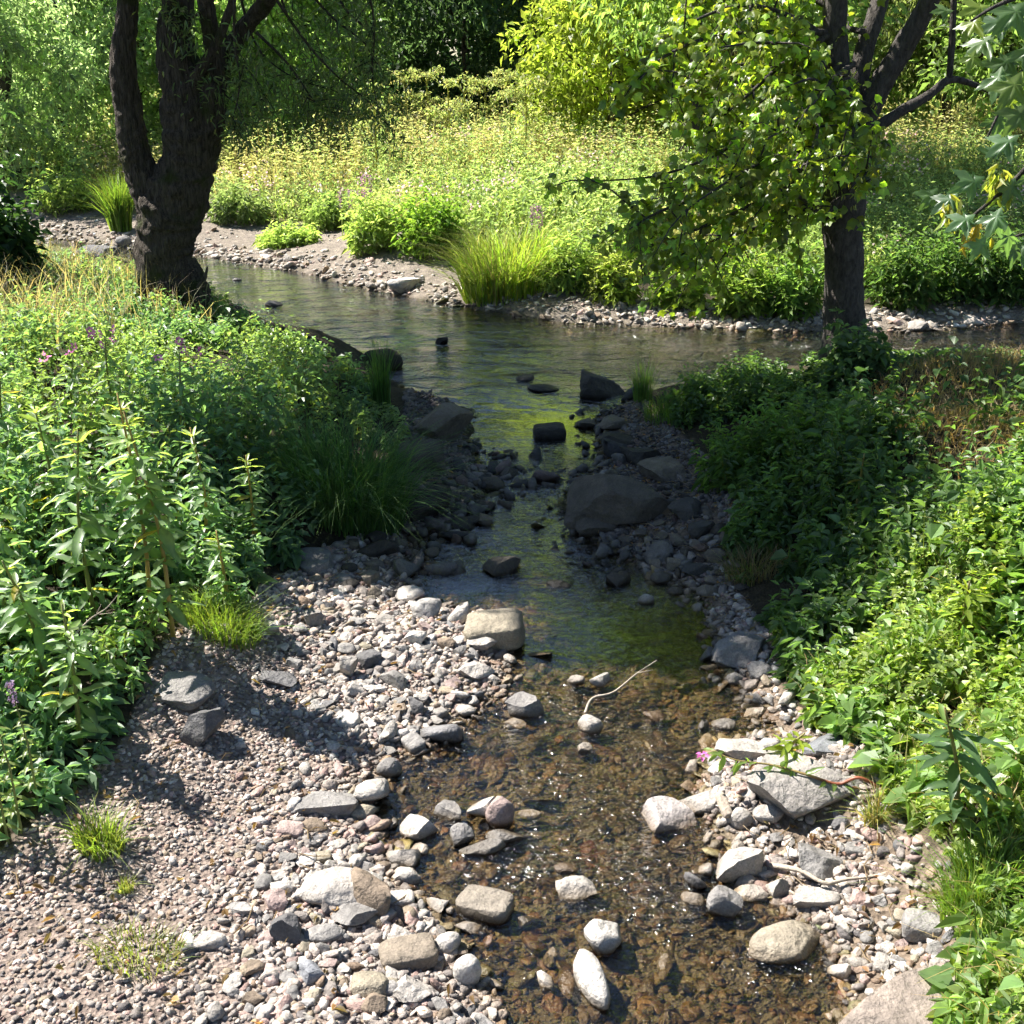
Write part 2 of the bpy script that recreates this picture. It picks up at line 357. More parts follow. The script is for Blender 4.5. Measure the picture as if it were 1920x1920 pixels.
CTRL = [at_z(a, b, z) for a, b, z in [
    (300, 1700, .16), (100, 1800, .24), (500, 1500, .12), (640, 1280, .11), (650, 1060, .10), (500, 1900, .13), (200, 1500, .25), (800, 1800, .08), (700, 1600, .07),
    (60, 1450, .45), (150, 1200, .55), (300, 1120, .45), (60, 900, .8), (300, 850, .75), (500, 920, .45), (620, 850, .35), (100, 650, .9), (350, 650, .7), (200, 560, .9), (330, 545, .85), (450, 650, .5), (-100, 500, .9),
    (1350, 1100, .15), (1470, 1060, .35), (1400, 850, .4), (1600, 900, .85), (1800, 800, 1.2), (1900, 1000, 1.35), (1750, 1200, .85), (1580, 1230, .3), (1700, 1380, .5), (1900, 1400, 1.1), (1850, 1680, .6), (1690, 1750, .15),
    (1920, 1900, .6), (1450, 745, .4), (1582, 665, 1.0), (1800, 690, 1.1), (1450, 1400, .1), (1550, 1600, .13), (1250, 900, .15),
    (500, 445, .2), (300, 410, .4), (900, 520, .3), (1300, 585, .25), (1750, 585, .25)]]
CTRL += [np.array(p) for p in [(-15, 36, 1.0), (-7, 33, .9), (0, 25.5, .9), (3, 23, .9), (10, 21.5, .9), (20, 21, 1.), (0, 32, 1.4), (10, 30, 1.4), (-3, 40, 1.6), (-20, 50, 1.8), (20, 45, 1.9), (10, 60, 2.4), (-20, 70, 2.6), (0, 90, 3.2),
         (60, 60, 3), (-60, 60, 2.5), (-30, 12, 1.2), (-12, 5, 1.1), (-7, 3, .6), (12, 5, 1.5), (30, 12, 1.5), (-12, 15, 1.2), (12, 11, 1.3), (5, 0, .8), (-5, -3, .5), (0, 150, 4), (-100, 120, 4), (100, 120, 4), (-100, 10, 2), (100, 5, 2)]]
CTRL = np.array(CTRL)
def hcap(x, y):
    w = 0; s = 0
    for c in CTRL:
        k = 1.0 / ((x - c[0]) ** 2 + (y - c[1]) ** 2 + .05) ** 1.6
        w = w + k; s = s + k * c[2]
    return s / w
def water_sd(x, y):
    d = dist_poly(WATER, x, y); return np.where(inside(WATER, x, y), -d, d)
def terrain(x, y):
    x = np.asarray(x, float); y = np.asarray(y, float)
    sd = water_sd(x, y) + .16 * fbm(x * 2.2, y * 2.2, 5) * (1 + .06 * y)
    H = hcap(x, y)
    up = .015 + H * (1 - np.exp(-np.maximum(sd, 0) / .75)) + fbm(x * .9, y * .9, 11) * .16 * np.clip(H, 0, 1) + fbm(x * 4, y * 4, 3) * .035
    dm = np.where(y < 13, .085, .085 + .22 * sstep(13, 18, y))
    dn = -dm * (1 - np.exp(np.minimum(sd, 0) / .35)) + fbm(x * 3.1, y * 3.1, 23) * .05
    t = sstep(-.12, .12, sd)
    return dn * (1 - t) + np.maximum(up, -.01) * t
def graded(a, b, lo, hi, d0, g):
    """coordinates from a to b, fine (d0) between lo and hi, growing outside"""
    m = list(np.arange(lo, hi, d0)); d = d0; v = m[-1]
    while v < b: d *= g; v += d; m.append(v)
    d = d0; v = m[0]; l = []
    while v > a: d *= g; v -= d; l.append(v)
    return np.array(l[::-1] + m)
gx = graded(-300, 300, -5, 5, .085, 1.07); gy = graded(-40, 500, 3.6, 12, .075, 1.035)
X, Y = np.meshgrid(gx, gy); ZG = terrain(X, Y)
V = np.stack([X, Y, ZG], -1).reshape(-1, 3)
nx, ny = len(gx), len(gy); idx = np.arange(nx * ny).reshape(ny, nx)
F = np.stack([idx[:-1, :-1], idx[:-1, 1:], idx[1:, 1:], idx[1:, :-1]], -1).reshape(-1, 4)
xs, ys = V[:, 0], V[:, 1]; sdv = water_sd(xs, ys)
gl = inside(GR_LEFT, xs, ys) | inside(GR_RIGHT, xs, ys); gf = inside(GR_FAR, xs, ys)
soil = np.array([.035, .028, .016]); gravel_c = np.array([.235, .185, .155]); brown = np.array([.10, .082, .05]); olive = np.array([.034, .030, .008]); mud = np.array([.19, .16, .13]); meadow = np.array([.11, .11, .035])
C = np.tile(soil, (len(V), 1))
C = np.where((ys > 21)[:, None] & (sdv > 0)[:, None], meadow, C)
C = np.where(gl[:, None], gravel_c * (.85 - .6 * sstep(8.6, 9.6, ys + .3 * xs))[:, None], C); C = np.where((inside(GR_RIGHT, xs, ys))[:, None], np.array([.15, .115, .085]), C); C = np.where(gf[:, None], mud, C)  # left gravel ground dims with distance: tree shade painted in
wt = sstep(.05, -.08, sdv)[:, None]
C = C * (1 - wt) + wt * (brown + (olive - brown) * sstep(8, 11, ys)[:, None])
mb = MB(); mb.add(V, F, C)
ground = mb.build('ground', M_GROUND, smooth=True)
tag(ground, 'silt, gravel and soil of the stream bed, banks and meadow', 'ground', kind='structure')
TR_CACHE = None
def tz(x, y):
    """terrain height read back from the grid"""
    x = np.atleast_1d(np.asarray(x, float)); y = np.atleast_1d(np.asarray(y, float))
    i = np.clip(np.searchsorted(gx, x) - 1, 0, nx - 2); j = np.clip(np.searchsorted(gy, y) - 1, 0, ny - 2)
    u = np.clip((x - gx[i]) / (gx[i + 1] - gx[i]), 0, 1); v = np.clip((y - gy[j]) / (gy[j + 1] - gy[j]), 0, 1)
    return (ZG[j, i] * (1 - u) + ZG[j, i + 1] * u) * (1 - v) + (ZG[j + 1, i] * (1 - u) + ZG[j + 1, i + 1] * u) * v
def on_ground(px, py, lift=0.0):
    """ground point under a photo pixel"""
    z = .3
    for _ in range(12):
        p = at_z(px, py, z + lift); z = .5 * z + .5 * float(tz(p[0], p[1])[0])
    p = at_z(px, py, z + lift); p[2] = float(tz(p[0], p[1])[0])
    return p

# ------------------------------------------------------------------ water
wx = graded(-70, 70, -6, 6, .11, 1.06); wy = graded(-14, 46, 3.5, 20, .095, 1.05)
X, Y = np.meshgrid(wx, wy)
trib = 1 - sstep(12.5, 14.5, Y)
cx = np.interp(Y, [3, 6, 8, 10, 12, 14], [1.2, 1.0, .3, .35, .6, .4])
calm = np.exp(-(((X - .5) / 1.6) ** 2 + ((Y - 13.3) / 1.0) ** 2)) + np.exp(-(((X + .45) / .6) ** 2 + ((Y - 8.4) / .35) ** 2)) * .95 + .9 * np.exp(-(((X - 1.2) / 1.1) ** 2 + ((Y - 7.7) / .5) ** 2))
calm += .55 * sstep(19, 22, Y) * sstep(-2, -5, X)
calm = np.clip(calm, 0, 1)
amp = (.55 * trib + 1.0 * (1 - trib)) * (1 - .85 * calm) * (.55 + .9 * vnoise(X * .8, Y * 1.4, 8))
riff = np.exp(-(((X - 3.5) / 2.2) ** 2 + ((Y - 16.3) / 1.6) ** 2)) + .8 * np.exp(-(((X - 8) / 4) ** 2 + ((Y - 16.8) / .8) ** 2)) + .6 * np.exp(-(((X - .7) / .8) ** 2 + ((Y - 11.3) / .5) ** 2))
Zw = .010 * amp * (fbm(X * 1.6, Y * 2.6, 31, 3) * 2) + .012 * riff * fbm(X * 4, Y * 5, 37, 2)
V = np.stack([X, Y, Zw], -1).reshape(-1, 3); idx = np.arange(X.size).reshape(X.shape)
F = np.stack([idx[:-1, :-1], idx[:-1, 1:], idx[1:, 1:], idx[1:, :-1]], -1).reshape(-1, 4)
big = (amp * (.5 * trib + .75 * (1 - trib)) + .8 * riff).ravel(); 
spark = sum(np.exp(-(((X - at_z(a, b, 0)[0]) / (w * .0032)) ** 2 + ((Y - at_z(a, b, 0)[1]) / (h * .0045)) ** 2)) for a, b, w, h in [(1080, 1470, 90, 50), (1180, 1510, 90, 40), (1000, 1610, 90, 50), (1150, 1330, 90, 50), (1240, 1690, 120, 50), (1230, 1420, 80, 50), (1190, 1600, 80, 30), (1350, 1560, 60, 40), (1060, 1300, 70, 40), (1480, 1810, 80, 30)])
small = (amp * (1.0 * trib + .5 * (1 - trib)) + 1.4 * riff + 1.15 * np.clip(spark, 0, 1) * (.3 + 1.4 * vnoise(X * 3, Y * 3, 14))).ravel()
mb = MB(); mb.add(V, F, np.stack([big, small, 0 * big], 1))
water = mb.build('water', M_WATER, smooth=True)
tag(water, 'clear shallow water of the brook joining the wider river', 'water', kind='structure')

# ------------------------------------------------------------------ stones
def ico(sub):
    import bmesh
    bm = bmesh.new(); bmesh.ops.create_icosphere(bm, subdivisions=sub, radius=1.0)
    V = np.array([v.co[:] for v in bm.verts]); F = np.array([[v.index for v in f.verts] for f in bm.faces]); bm.free(); return V, F
ICO = {s: ico(s) for s in (1, 2, 3, 4)}
def n3(V, s, f):
    return (vnoise(V[:, 0] * f + 7.3 * s, V[:, 1] * f + V[:, 2] * 1.7 * f, s) + vnoise(V[:, 2] * f - 3.1 * s, V[:, 0] * f * 1.3 - V[:, 1] * f, s + 5) - 1)
def stone_shape(kind, seed, sub=3):
    r = np.random.default_rng(seed); V, F = ICO[sub]; V = V.copy()
    if kind == 'block':
        e = .22; V = np.sign(V) * np.abs(V) ** .42; V *= np.array([1, 1, 1]) / 1.0
        V = V * .86; V *= 1 + .05 * n3(V, seed, 1.3)[:, None]
    elif kind == 'wedge':
        V[:, 2] = np.minimum(V[:, 2], .95 - .75 * (V[:, 0] + 1) * .6)
    if kind in ('ang', 'wedge', 'slab'):
        for k in range({'ang': 13, 'wedge': 9, 'slab': 8}[kind]):
            n = r.normal(0, 1, 3); n /= np.linalg.norm(n); d = r.uniform(.40, .78)
            q = V @ n; ex = np.maximum(q - d, 0); V -= np.outer(ex, n)
        if kind == 'slab': V[:, 2] = np.clip(V[:, 2], -.6, .42 + .1 * V[:, 0])
        V *= 1 + .07 * n3(V, seed, 2.4)[:, None]
    elif kind == 'round':
        V *= 1 + .20 * n3(V, seed, 1.1)[:, None]
        for k in range(3):
            n = r.normal(0, 1, 3); n /= np.linalg.norm(n); q = V @ n; ex = np.maximum(q - r.uniform(.7, .9), 0); V -= np.outer(ex * .85, n)
    V *= 1 + .045 * n3(V, seed + 3, 4.5)[:, None]
    V -= (V.max(0) + V.min(0)) / 2; V /= (V.max(0) - V.min(0))     # unit box
    return V, F
def stone_mesh(kind, seed, sub, sharp=True):
    V, F = stone_shape(kind, seed, sub); mb = MB(); mb.add(V, F); me = mb.mesh('stone', M_STONE, True)
    if kind != 'round' and sharp:
        try: me.set_sharp_from_angle(angle=R(38))
        except Exception: pass
    return me
PALE = (.42, .385, .345); GREY = (.27, .255, .24); DARK = (.14, .135, .135); PINK = (.40, .30, .27); TAN = (.34, .295, .22); WHITE = (.56, .52, .47); BROWN = (.24, .185, .135); BLUE = (.20, .205, .22)
STONE_FP = []                                  # footprints, to keep small cobbles apart
def put_stone(px, py, w, h, kind, col, label, rz=None, name='stone', group=None, sink=.22, long=None, cat='stone', me=None, seed=None):
    g = on_ground(px, py + h * .15)
    sc = scale_at(g); W = w * sc * 1.07; Hm = h * sc * 1.07
    dep = math.atan2(CAM_H - g[2], g[1])
    D = (long if long else .8) * W
    if not long: D = max(min(D, .78 * Hm / math.sin(dep)), .4 * W)
    hz = max((Hm - D * math.sin(dep) * .8) / math.cos(dep), .32 * min(W, D, Hm * 1.6))
    hz = min(hz, W * 1.1)
    if cat == 'boulder' and 640 < py < 1000: hz = max(hz, .42 * W)
    tot = hz / (1 - sink)
    o = link(name, me or stone_mesh(kind, seed if seed is not None else int(px * 7 + py), 4 if w > 75 else 3))
    p = on_ground(px, py + h * .1, hz * .35)
    o.location = (p[0], p[1], max(p[2], -.022) + tot * (.5 - sink)); o.scale = (W, D, tot)
    o.rotation_euler = (random.uniform(-.1, .1), random.uniform(-.1, .1), rz if rz is not None else random.uniform(-.4, .4))
    b = random.uniform(.66, .86) ; thr = 600 < py < 1125 and 650 < px < 1420; b *= .42 if thr else 1; o.color = (col[0] * b * (1.1 if thr else 1), col[1] * b, col[2] * b * (.85 if thr else 1), 1)  # throat stones: shade painted in, colour cut and warmed
    tag(o, label, cat, group)
    STONE_FP.append((p[0], p[1], W * .5))
    return o
HERO = [
 # shaded throat of the brook
 (832, 790, 108, 76, 'ang', PALE, 'large angular boulder with sunlit top left of the narrow throat', 'boulder'),
 (788, 852, 88, 66, 'ang', GREY, 'rounded grey boulder just below the large angular one', 'boulder'),
 (788, 944, 104, 62, 'ang', DARK, 'dark boulder beside the foot of the tall grass clump', 'boulder'),
 (1130, 728, 88, 54, 'wedge', DARK, 'black wedge shaped boulder standing at the river confluence', 'boulder'),
 (1160, 930, 185, 100, 'ang', GREY, 'broad smooth sloping boulder right of the throat', 'boulder'),
 (1243, 880, 90, 42, 'slab', PALE, 'pale flat slab lying above the broad sloping boulder', 'stone'),
 (1198, 853, 76, 38, 'slab', DARK, 'dark flat stone on right shore under the grass', 'stone'),
 (1166, 823, 82, 38, 'ang', DARK, 'dark angular stone on the right shore above the dark flat stone', 'stone'),
 (1157, 790, 68, 28, 'slab', PALE, 'pale pinkish flat stone at top of the right shore', 'stone'),
 (1098, 797, 42, 22, 'ang', GREY, 'small grey stone at tip of the right shore', 'stone'),
 (1030, 815, 56, 32, 'block', DARK, 'black block standing in the calm green pool', 'stone'),
 (1018, 742, 56, 20, 'round', DARK, 'low black rock at the edge of the ripples', 'stone'),
 (985, 727, 36, 15, 'round', DARK, 'small black rock behind the low black rock', 'stone'),
 (718, 676, 70, 44, 'round', (.09, .08, .06), 'dark mound in the river beside the left bank sedge', 'boulder'),
 (829, 667, 24, 15, 'ang', DARK, 'small dark stone in mid river right of the mound', 'stone'),
 (515, 594, 30, 15, 'wedge', DARK, 'black pointed stone in the river near the willow', 'stone'),
 (447, 549, 16, 8, 'round', DARK, 'tiny dark stone in river right of willow foot', 'stone'),
 (955, 888, 36, 24, 'ang', GREY, 'dark wet stone with pale cap in mid throat', 'stone'),
 (903, 886, 22, 15, 'ang', PALE, 'small pale topped stone left of mid throat', 'stone'),
 (585, 1052, 92, 48, 'slab', GREY, 'flat grey slab at the foot of the balsam', 'stone'),
 (927, 1176, 104, 68, 'block', TAN, 'tan squared block at the end of gravel bar', 'boulder'),
 (902, 1200, 62, 44, 'ang', PALE, 'pale angular stone leaning before the tan block', 'stone'),
 (942, 1066, 72, 44, 'ang', GREY, 'grey rock in the shaded brook with wet sides', 'stone'),
 (1240, 1082, 42, 28, 'round', GREY, 'rounded grey stone on right of shaded brook', 'stone'),
 (1158, 1092, 46, 36, 'ang', GREY, 'two tone stone in the shaded brook left of the rounded grey one', 'stone'),
 (1266, 1112, 28, 20, 'round', PALE, 'small pale pebble at right shaded shore', 'stone'),
 (1211, 1132, 30, 24, 'round', PALE, 'pale round stone alone in shaded shallows', 'stone'),
 (1385, 1212, 98, 62, 'ang', GREY, 'jagged grey rock at right edge of shade', 'boulder'),
 (1378, 1270, 36, 26, 'ang', PALE, 'sunlit pale stone below the jagged grey rock', 'stone'),
 (1048, 1106, 46, 18, 'round', DARK, 'low dark stone mid brook in shade', 'stone'),
 (1285, 952, 62, 46, 'ang', BLUE, 'blue black stone right of the broad sloping boulder', 'stone'),
 (1316, 988, 54, 32, 'slab', BLUE, 'dark slab under the shaded right bank', 'stone'),
 (1120, 982, 74, 48, 'ang', GREY, 'grey cracked rock below the broad sloping boulder', 'stone'),
 (1310, 1062, 56, 30, 'ang', BLUE, 'dark blue stone beside shaded right shore', 'stone'),
 (705, 1020, 74, 44, 'ang', DARK, 'black rock among shaded left shore stones', 'stone'),
 (860, 985, 60, 30, 'slab', DARK, 'black flat stone at water edge left of brook', 'stone'),
 (1580, 1196, 64, 46, 'ang', GREY, 'grey rock tucked among right bank leaves', 'stone'),
 (1655, 946, 38, 40, 'ang', PALE, 'pale rock peeping from dark right bank foliage', 'stone'),
 # brook in the sun
 (986, 1326, 70, 50, 'ang', GREY, 'grey peaked stone standing in brown shallows', 'stone'),
 (1106, 1370, 46, 38, 'round', PALE, 'pale oval stone with wet tail mid brook', 'stone'),
 (1124, 1286, 44, 32, 'ang', PALE, 'pale stone beside the twig in the brook', 'stone'),
 (1080, 1284, 32, 24, 'round', PALE, 'small pale stone left of the twig', 'stone'),
 (1231, 1352, 44, 24, 'ang', BROWN, 'brown half sunk stone right of the twig', 'stone'),
 (1096, 1416, 28, 22, 'ang', PALE, 'small pale stone in the glittering riffle', 'stone'),
 (730, 1438, 46, 42, 'round', GREY, 'smooth grey egg shaped stone in amber puddle', 'stone'),
 (872, 1330, 40, 26, 'round', WHITE, 'white cobble at the gravel bar waterline', 'stone'),
 (966, 1366, 40, 22, 'ang', PALE, 'low pale stone below the grey peaked stone', 'stone'),
 (846, 1376, 54, 26, 'ang', WHITE, 'white pointed cobble left of the brown shallows', 'stone'),
 (738, 1270, 54, 40, 'ang', GREY, 'grey cobble with dark side high on the bar', 'stone'),
 (892, 1252, 70, 40, 'ang', PALE, 'pale faceted stone below the tan block', 'stone'),
 (655, 1250, 34, 46, 'ang', PALE, 'upright pale stone on the bar', 'stone'),
 (520, 1272, 66, 34, 'ang', DARK, 'dark stone in balsam shadow', 'stone'),
 (610, 1506, 118, 48, 'slab', GREY, 'flat grey slab tilted on the gravel bar', 'stone'),
 (545, 1553, 48, 28, 'block', PINK, 'pinkish rounded brick shaped cobble left below the slab', 'stone'),
 (590, 1544, 52, 26, 'round', BROWN, 'brownish oval cobble under the tilted slab', 'stone'),
 (695, 1541, 44, 32, 'round', PINK, 'pink oval cobble right of the tilted slab', 'stone'),
 (786, 1552, 68, 52, 'ang', WHITE, 'chunky white stone left of the pink oval', 'stone'),
 (845, 1530, 50, 38, 'ang', GREY, 'grey triangular stone between white stones', 'stone'),
 (905, 1528, 58, 46, 'ang', WHITE, 'white stone leaning behind the large pink oval', 'stone'),
 (938, 1536, 50, 62, 'round', (.42, .32, .29), 'large pink oval stone propped upright', 'stone'),
 (952, 1580, 84, 38, 'ang', GREY, 'grey stone in front of the large pink oval', 'stone'),
 (904, 1600, 84, 32, 'slab', GREY, 'flat grey stone with dark undercut edge', 'stone'),
 (868, 1572, 42, 44, 'ang', GREY, 'pointed grey stone left of flat undercut stone', 'stone'),
 (990, 1542, 50, 18, 'slab', PALE, 'thin pale sliver right of large pink oval', 'stone'),
 (755, 1602, 60, 46, 'ang', PALE, 'pale stone left of the pointed grey one', 'stone'),
 (760, 1636, 56, 40, 'ang', WHITE, 'white elongated stone reaching into the inlet', 'stone'),
 (1252, 1534, 98, 62, 'ang', (.42, .38, .36), 'large pale angular stone with dark underside mid brook', 'boulder'),
 (1322, 1500, 94, 42, 'slab', PALE, 'broad pale slab at right waterline', 'stone'),
 (1386, 1612, 88, 76, 'ang', PALE, 'pale flat topped stone at right waterline below the slab', 'boulder'),
 (1548, 1610, 104, 74, 'ang', GREY, 'big banded grey stone on right gravel', 'boulder'),
 (1410, 1672, 78, 36, 'round', WHITE, 'white oval stone above the wedge stone', 'stone'),
 (1460, 1660, 42, 42, 'ang', PALE, 'pale stone against the dead stick', 'stone'),
 (1357, 1697, 62, 62, 'wedge', GREY, 'two tone wedge stone standing in the brook', 'stone'),
 (1298, 1694, 44, 28, 'round', PALE, 'small wet stone left of the wedge stone', 'stone'),
 (1532, 1682, 84, 36, 'slab', PALE, 'long pale slab below the dead stick', 'stone'),
 (1476, 1768, 148, 72, 'round', (.36, .31, .235), 'big tan lens shaped stone in lower right brook', 'boulder'),
 (1728, 1732, 66, 54, 'block', GREY, 'squared grey block on the right gravel', 'stone'),
 (1690, 1885, 240, 120, 'slab', (.29, .24, .20), 'broad beige boulder in the lower right corner', 'boulder'),
 (1556, 1396, 90, 48, 'slab', BLUE, 'dark tilted slab beside sunny leaves', 'stone'),
 (1500, 1462, 190, 120, 'slab', (.36, .33, .30), 'broad low rock under the red stemmed balsam', 'boulder'),
 (1392, 1402, 96, 46, 'ang', PALE, 'pale stone at the flowering tip of red stemmed balsam', 'stone'),
 (1356, 1358, 44, 26, 'round', GREY, 'grey humped stone near right shore', 'stone'),
 (1412, 1334, 46, 20, 'slab', WHITE, 'thin white slab at the right shore', 'stone'),
 (1440, 1520, 54, 40, 'round', PALE, 'pale cobble right of the orange wood', 'stone'),
 (1390, 1530, 44, 40, 'round', PALE, 'pale round cobble touching the orange wood', 'stone'),
 (1600, 1470, 60, 40, 'ang', GREY, 'grey stone under the bent red stem', 'stone'),
 (1078, 1676, 70, 48, 'ang', WHITE, 'white lumpy stone alone mid brook', 'stone'),
 (1062, 1642, 46, 24, 'round', BROWN, 'brown sunken stone behind the white lumpy one', 'stone'),
 (1133, 1768, 72, 62, 'ang', WHITE, 'white topped round stone lower mid brook', 'stone'),
 (1108, 1836, 50, 108, 'round', WHITE, 'long white bone shaped stone lower mid brook', 'stone'),
 (1062, 1848, 30, 30, 'round', BROWN, 'small wet stone left of the bone shaped one', 'stone'),
 (1245, 1822, 30, 28, 'ang', PALE, 'small pale stone right of the bone shaped one', 'stone'),
 (910, 1700, 98, 58, 'block', (.27, .235, .19), 'brown brick like block at the waterline', 'stone'),
 (766, 1784, 102, 60, 'block', (.26, .215, .165), 'brown brick like block on the lower bar', 'stone'),
 (818, 1694, 44, 32, 'ang', WHITE, 'small white stone left of upper brick block', 'stone'),
 (876, 1816, 50, 58, 'round', WHITE, 'smooth white elongated cobble at lower waterline', 'stone'),
 (840, 1765, 50, 44, 'round', WHITE, 'white egg shaped cobble right of lower brick block', 'stone'),
 (880, 1738, 64, 32, 'ang', PALE, 'pale stone under the upper brick block', 'stone'),
 (744, 1684, 62, 30, 'block', PALE, 'pale oblong cobble beside the inlet', 'stone'),
 (640, 1656, 150, 86, 'round', PALE, 'pale rough low rock half buried in gravel', 'boulder'),
 (664, 1712, 88, 52, 'ang', GREY, 'grey stone at foot of the rough low rock', 'stone'),
 (540, 1734, 60, 58, 'ang', DARK, 'black pointed stone on the gravel', 'stone'),
 (606, 1748, 72, 36, 'round', GREY, 'speckled grey oval cobble right of black pointed stone', 'stone'),
 (517, 1684, 52, 42, 'ang', PINK, 'mauve rounded triangular cobble', 'stone'),
 (455, 1702, 50, 24, 'slab', GREY, 'small flat grey stone left of mauve cobble', 'stone'),
 (584, 1820, 58, 44, 'ang', BLUE, 'dark grey cobble below the speckled oval', 'stone'),
 (690, 1842, 76, 54, 'round', TAN, 'beige rounded cobble at bottom of the bar', 'stone'),
 (770, 1852, 76, 54, 'ang', PALE, 'pale grey cobble right of beige one', 'stone'),
 (700, 1880, 50, 42, 'ang', BROWN, 'brown cobble at bottom edge', 'stone'),
 (470, 1815, 48, 30, 'ang', BROWN, 'reddish brown cobble on fine gravel', 'stone'),
 (378, 1360, 82, 78, 'ang', DARK, 'dark boulder half in balsam shadow', 'boulder'),
 (345, 1292, 100, 58, 'ang', GREY, 'grey boulder under the balsam foliage', 'boulder'),
 (395, 1760, 60, 30, 'slab', PALE, 'flat pale stone among fine gravel', 'stone'),
 # far shore
 (756, 530, 62, 24, 'slab', WHITE, 'large pale slab on the far shore', 'stone'),
 (970, 589, 22, 14, 'wedge', BROWN, 'brown pointed stone off the far shore', 'stone'),
 (180, 474, 62, 20, 'slab', DARK, 'long dark rock in water left of the willow', 'boulder'),
 (232, 448, 30, 16, 'round', GREY, 'grey boulder on far shore behind the willow', 'boulder'),
 (1720, 612, 34, 20, 'ang', PALE, 'pale stone in the riffle right of the sycamore', 'stone'),
]
ROT = {'long white bone shaped stone lower mid brook': .35, 'broad smooth sloping boulder right of the throat': 2.75, 'black wedge shaped boulder standing at the river confluence': .1, 'large angular boulder with sunlit top left of the narrow throat': .4}
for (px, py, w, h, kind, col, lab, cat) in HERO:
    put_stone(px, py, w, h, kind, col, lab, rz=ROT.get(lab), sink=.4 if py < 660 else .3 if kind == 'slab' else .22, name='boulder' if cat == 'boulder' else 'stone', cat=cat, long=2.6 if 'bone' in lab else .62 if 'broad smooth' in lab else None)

# cobbles that look alike: own objects, shared meshes, shared label per stretch of shore
PROTO = [stone_mesh(k, 900 + i, 3) for i, k in enumerate(['ang'] * 10 + ['round'] * 2 + ['slab'] * 3 + ['block'] * 1)]
def stone_colours(n, dark=0.0):
    pal = np.array([PALE, PALE, WHITE, GREY, GREY, PINK, TAN, BROWN, DARK, WHITE]); pr = np.array([.2, .12, .12, .18, .1, .1, .05, .05, .05 + dark, .03]); pr /= pr.sum()
    return np.clip(pal[rng.choice(len(pal), n, p=pr)] * rng.lognormal(0, .16, (n, 1)), .03, .7)
COB = [  # region polygon in photo pixels, how many, size range px, label, group
 ([(490, 1560), (700, 1560), (860, 1760), (900, 1900), (420, 1900)], 62, (24, 46), 'pale cobble lying on the lower sunny gravel bar', 'cobbles on the lower gravel bar'),
 ([(480, 1180), (700, 1090), (900, 1200), (880, 1380), (720, 1420), (560, 1300)], 58, (24, 44), 'pale cobble on the upper sunny end of the gravel bar', 'cobbles on the upper gravel bar'),
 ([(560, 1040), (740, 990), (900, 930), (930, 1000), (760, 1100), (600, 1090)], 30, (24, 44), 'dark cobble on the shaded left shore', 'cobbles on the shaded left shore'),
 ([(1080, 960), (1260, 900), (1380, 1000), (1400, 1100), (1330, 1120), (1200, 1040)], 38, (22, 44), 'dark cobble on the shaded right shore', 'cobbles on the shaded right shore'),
 ([(1380, 1480), (1560, 1480), (1740, 1680), (1760, 1800), (1640, 1840), (1500, 1680)], 32, (22, 42), 'pale cobble on the sunny right shore gravel', 'cobbles on the sunny right shore'),
]
USED = set()
def cobble_label(px, py, w, c, fallback):
    l = max(c); sat = (max(c) - min(c)) / l
    word = 'black' if l < .13 else 'dark grey' if l < .22 else ('pink' if c[1] < c[0] * .8 else 'tan' if sat > .3 else 'grey') if l < .4 else ('white' if l > .5 else 'pinkish' if c[1] < c[0] * .8 else 'pale')
    size = 'little ' if w < 28 else 'stout ' if w > 38 else ''
    for hx, hy, hw, hh, _, _, lab, _ in sorted(HERO, key=lambda q: (q[0] - px) ** 2 + (1.3 * (q[1] - py)) ** 2)[:5]:
        dx, dy = px - hx, 1.3 * (py - hy)
        d = ('right of' if dx > 0 else 'left of') if abs(dx) > abs(dy) else ('in front of' if dy > 0 else 'behind')
        t = size + word + ' cobble ' + d + ' the ' + lab
        if len(t.split()) <= 16 and t not in USED: USED.add(t); return t
    return fallback
def rand_in_px(poly, n):
    p = np.array(poly, float); out = []
    while len(out) < n:
        x = rng.uniform(p[:, 0].min(), p[:, 0].max()); y = rng.uniform(p[:, 1].min(), p[:, 1].max())
        if inside(p, np.array([x]), np.array([y]))[0]: out.append((x, y))
    return out
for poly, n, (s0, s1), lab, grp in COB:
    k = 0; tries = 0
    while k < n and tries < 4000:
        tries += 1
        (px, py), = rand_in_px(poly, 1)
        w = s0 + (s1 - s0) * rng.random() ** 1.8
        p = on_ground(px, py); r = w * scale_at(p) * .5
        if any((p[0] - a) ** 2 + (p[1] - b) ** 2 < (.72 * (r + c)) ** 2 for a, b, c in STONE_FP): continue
        col = stone_colours(1, .1 if 'dark' in lab else 0)[0] * (.85 if 'dark' in lab else 1)  # cobbles of the shaded shores get shade mixed into their colour
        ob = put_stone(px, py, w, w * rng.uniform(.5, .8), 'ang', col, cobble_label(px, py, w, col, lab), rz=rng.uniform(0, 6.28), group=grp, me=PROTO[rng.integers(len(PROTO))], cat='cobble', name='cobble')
        k += 1

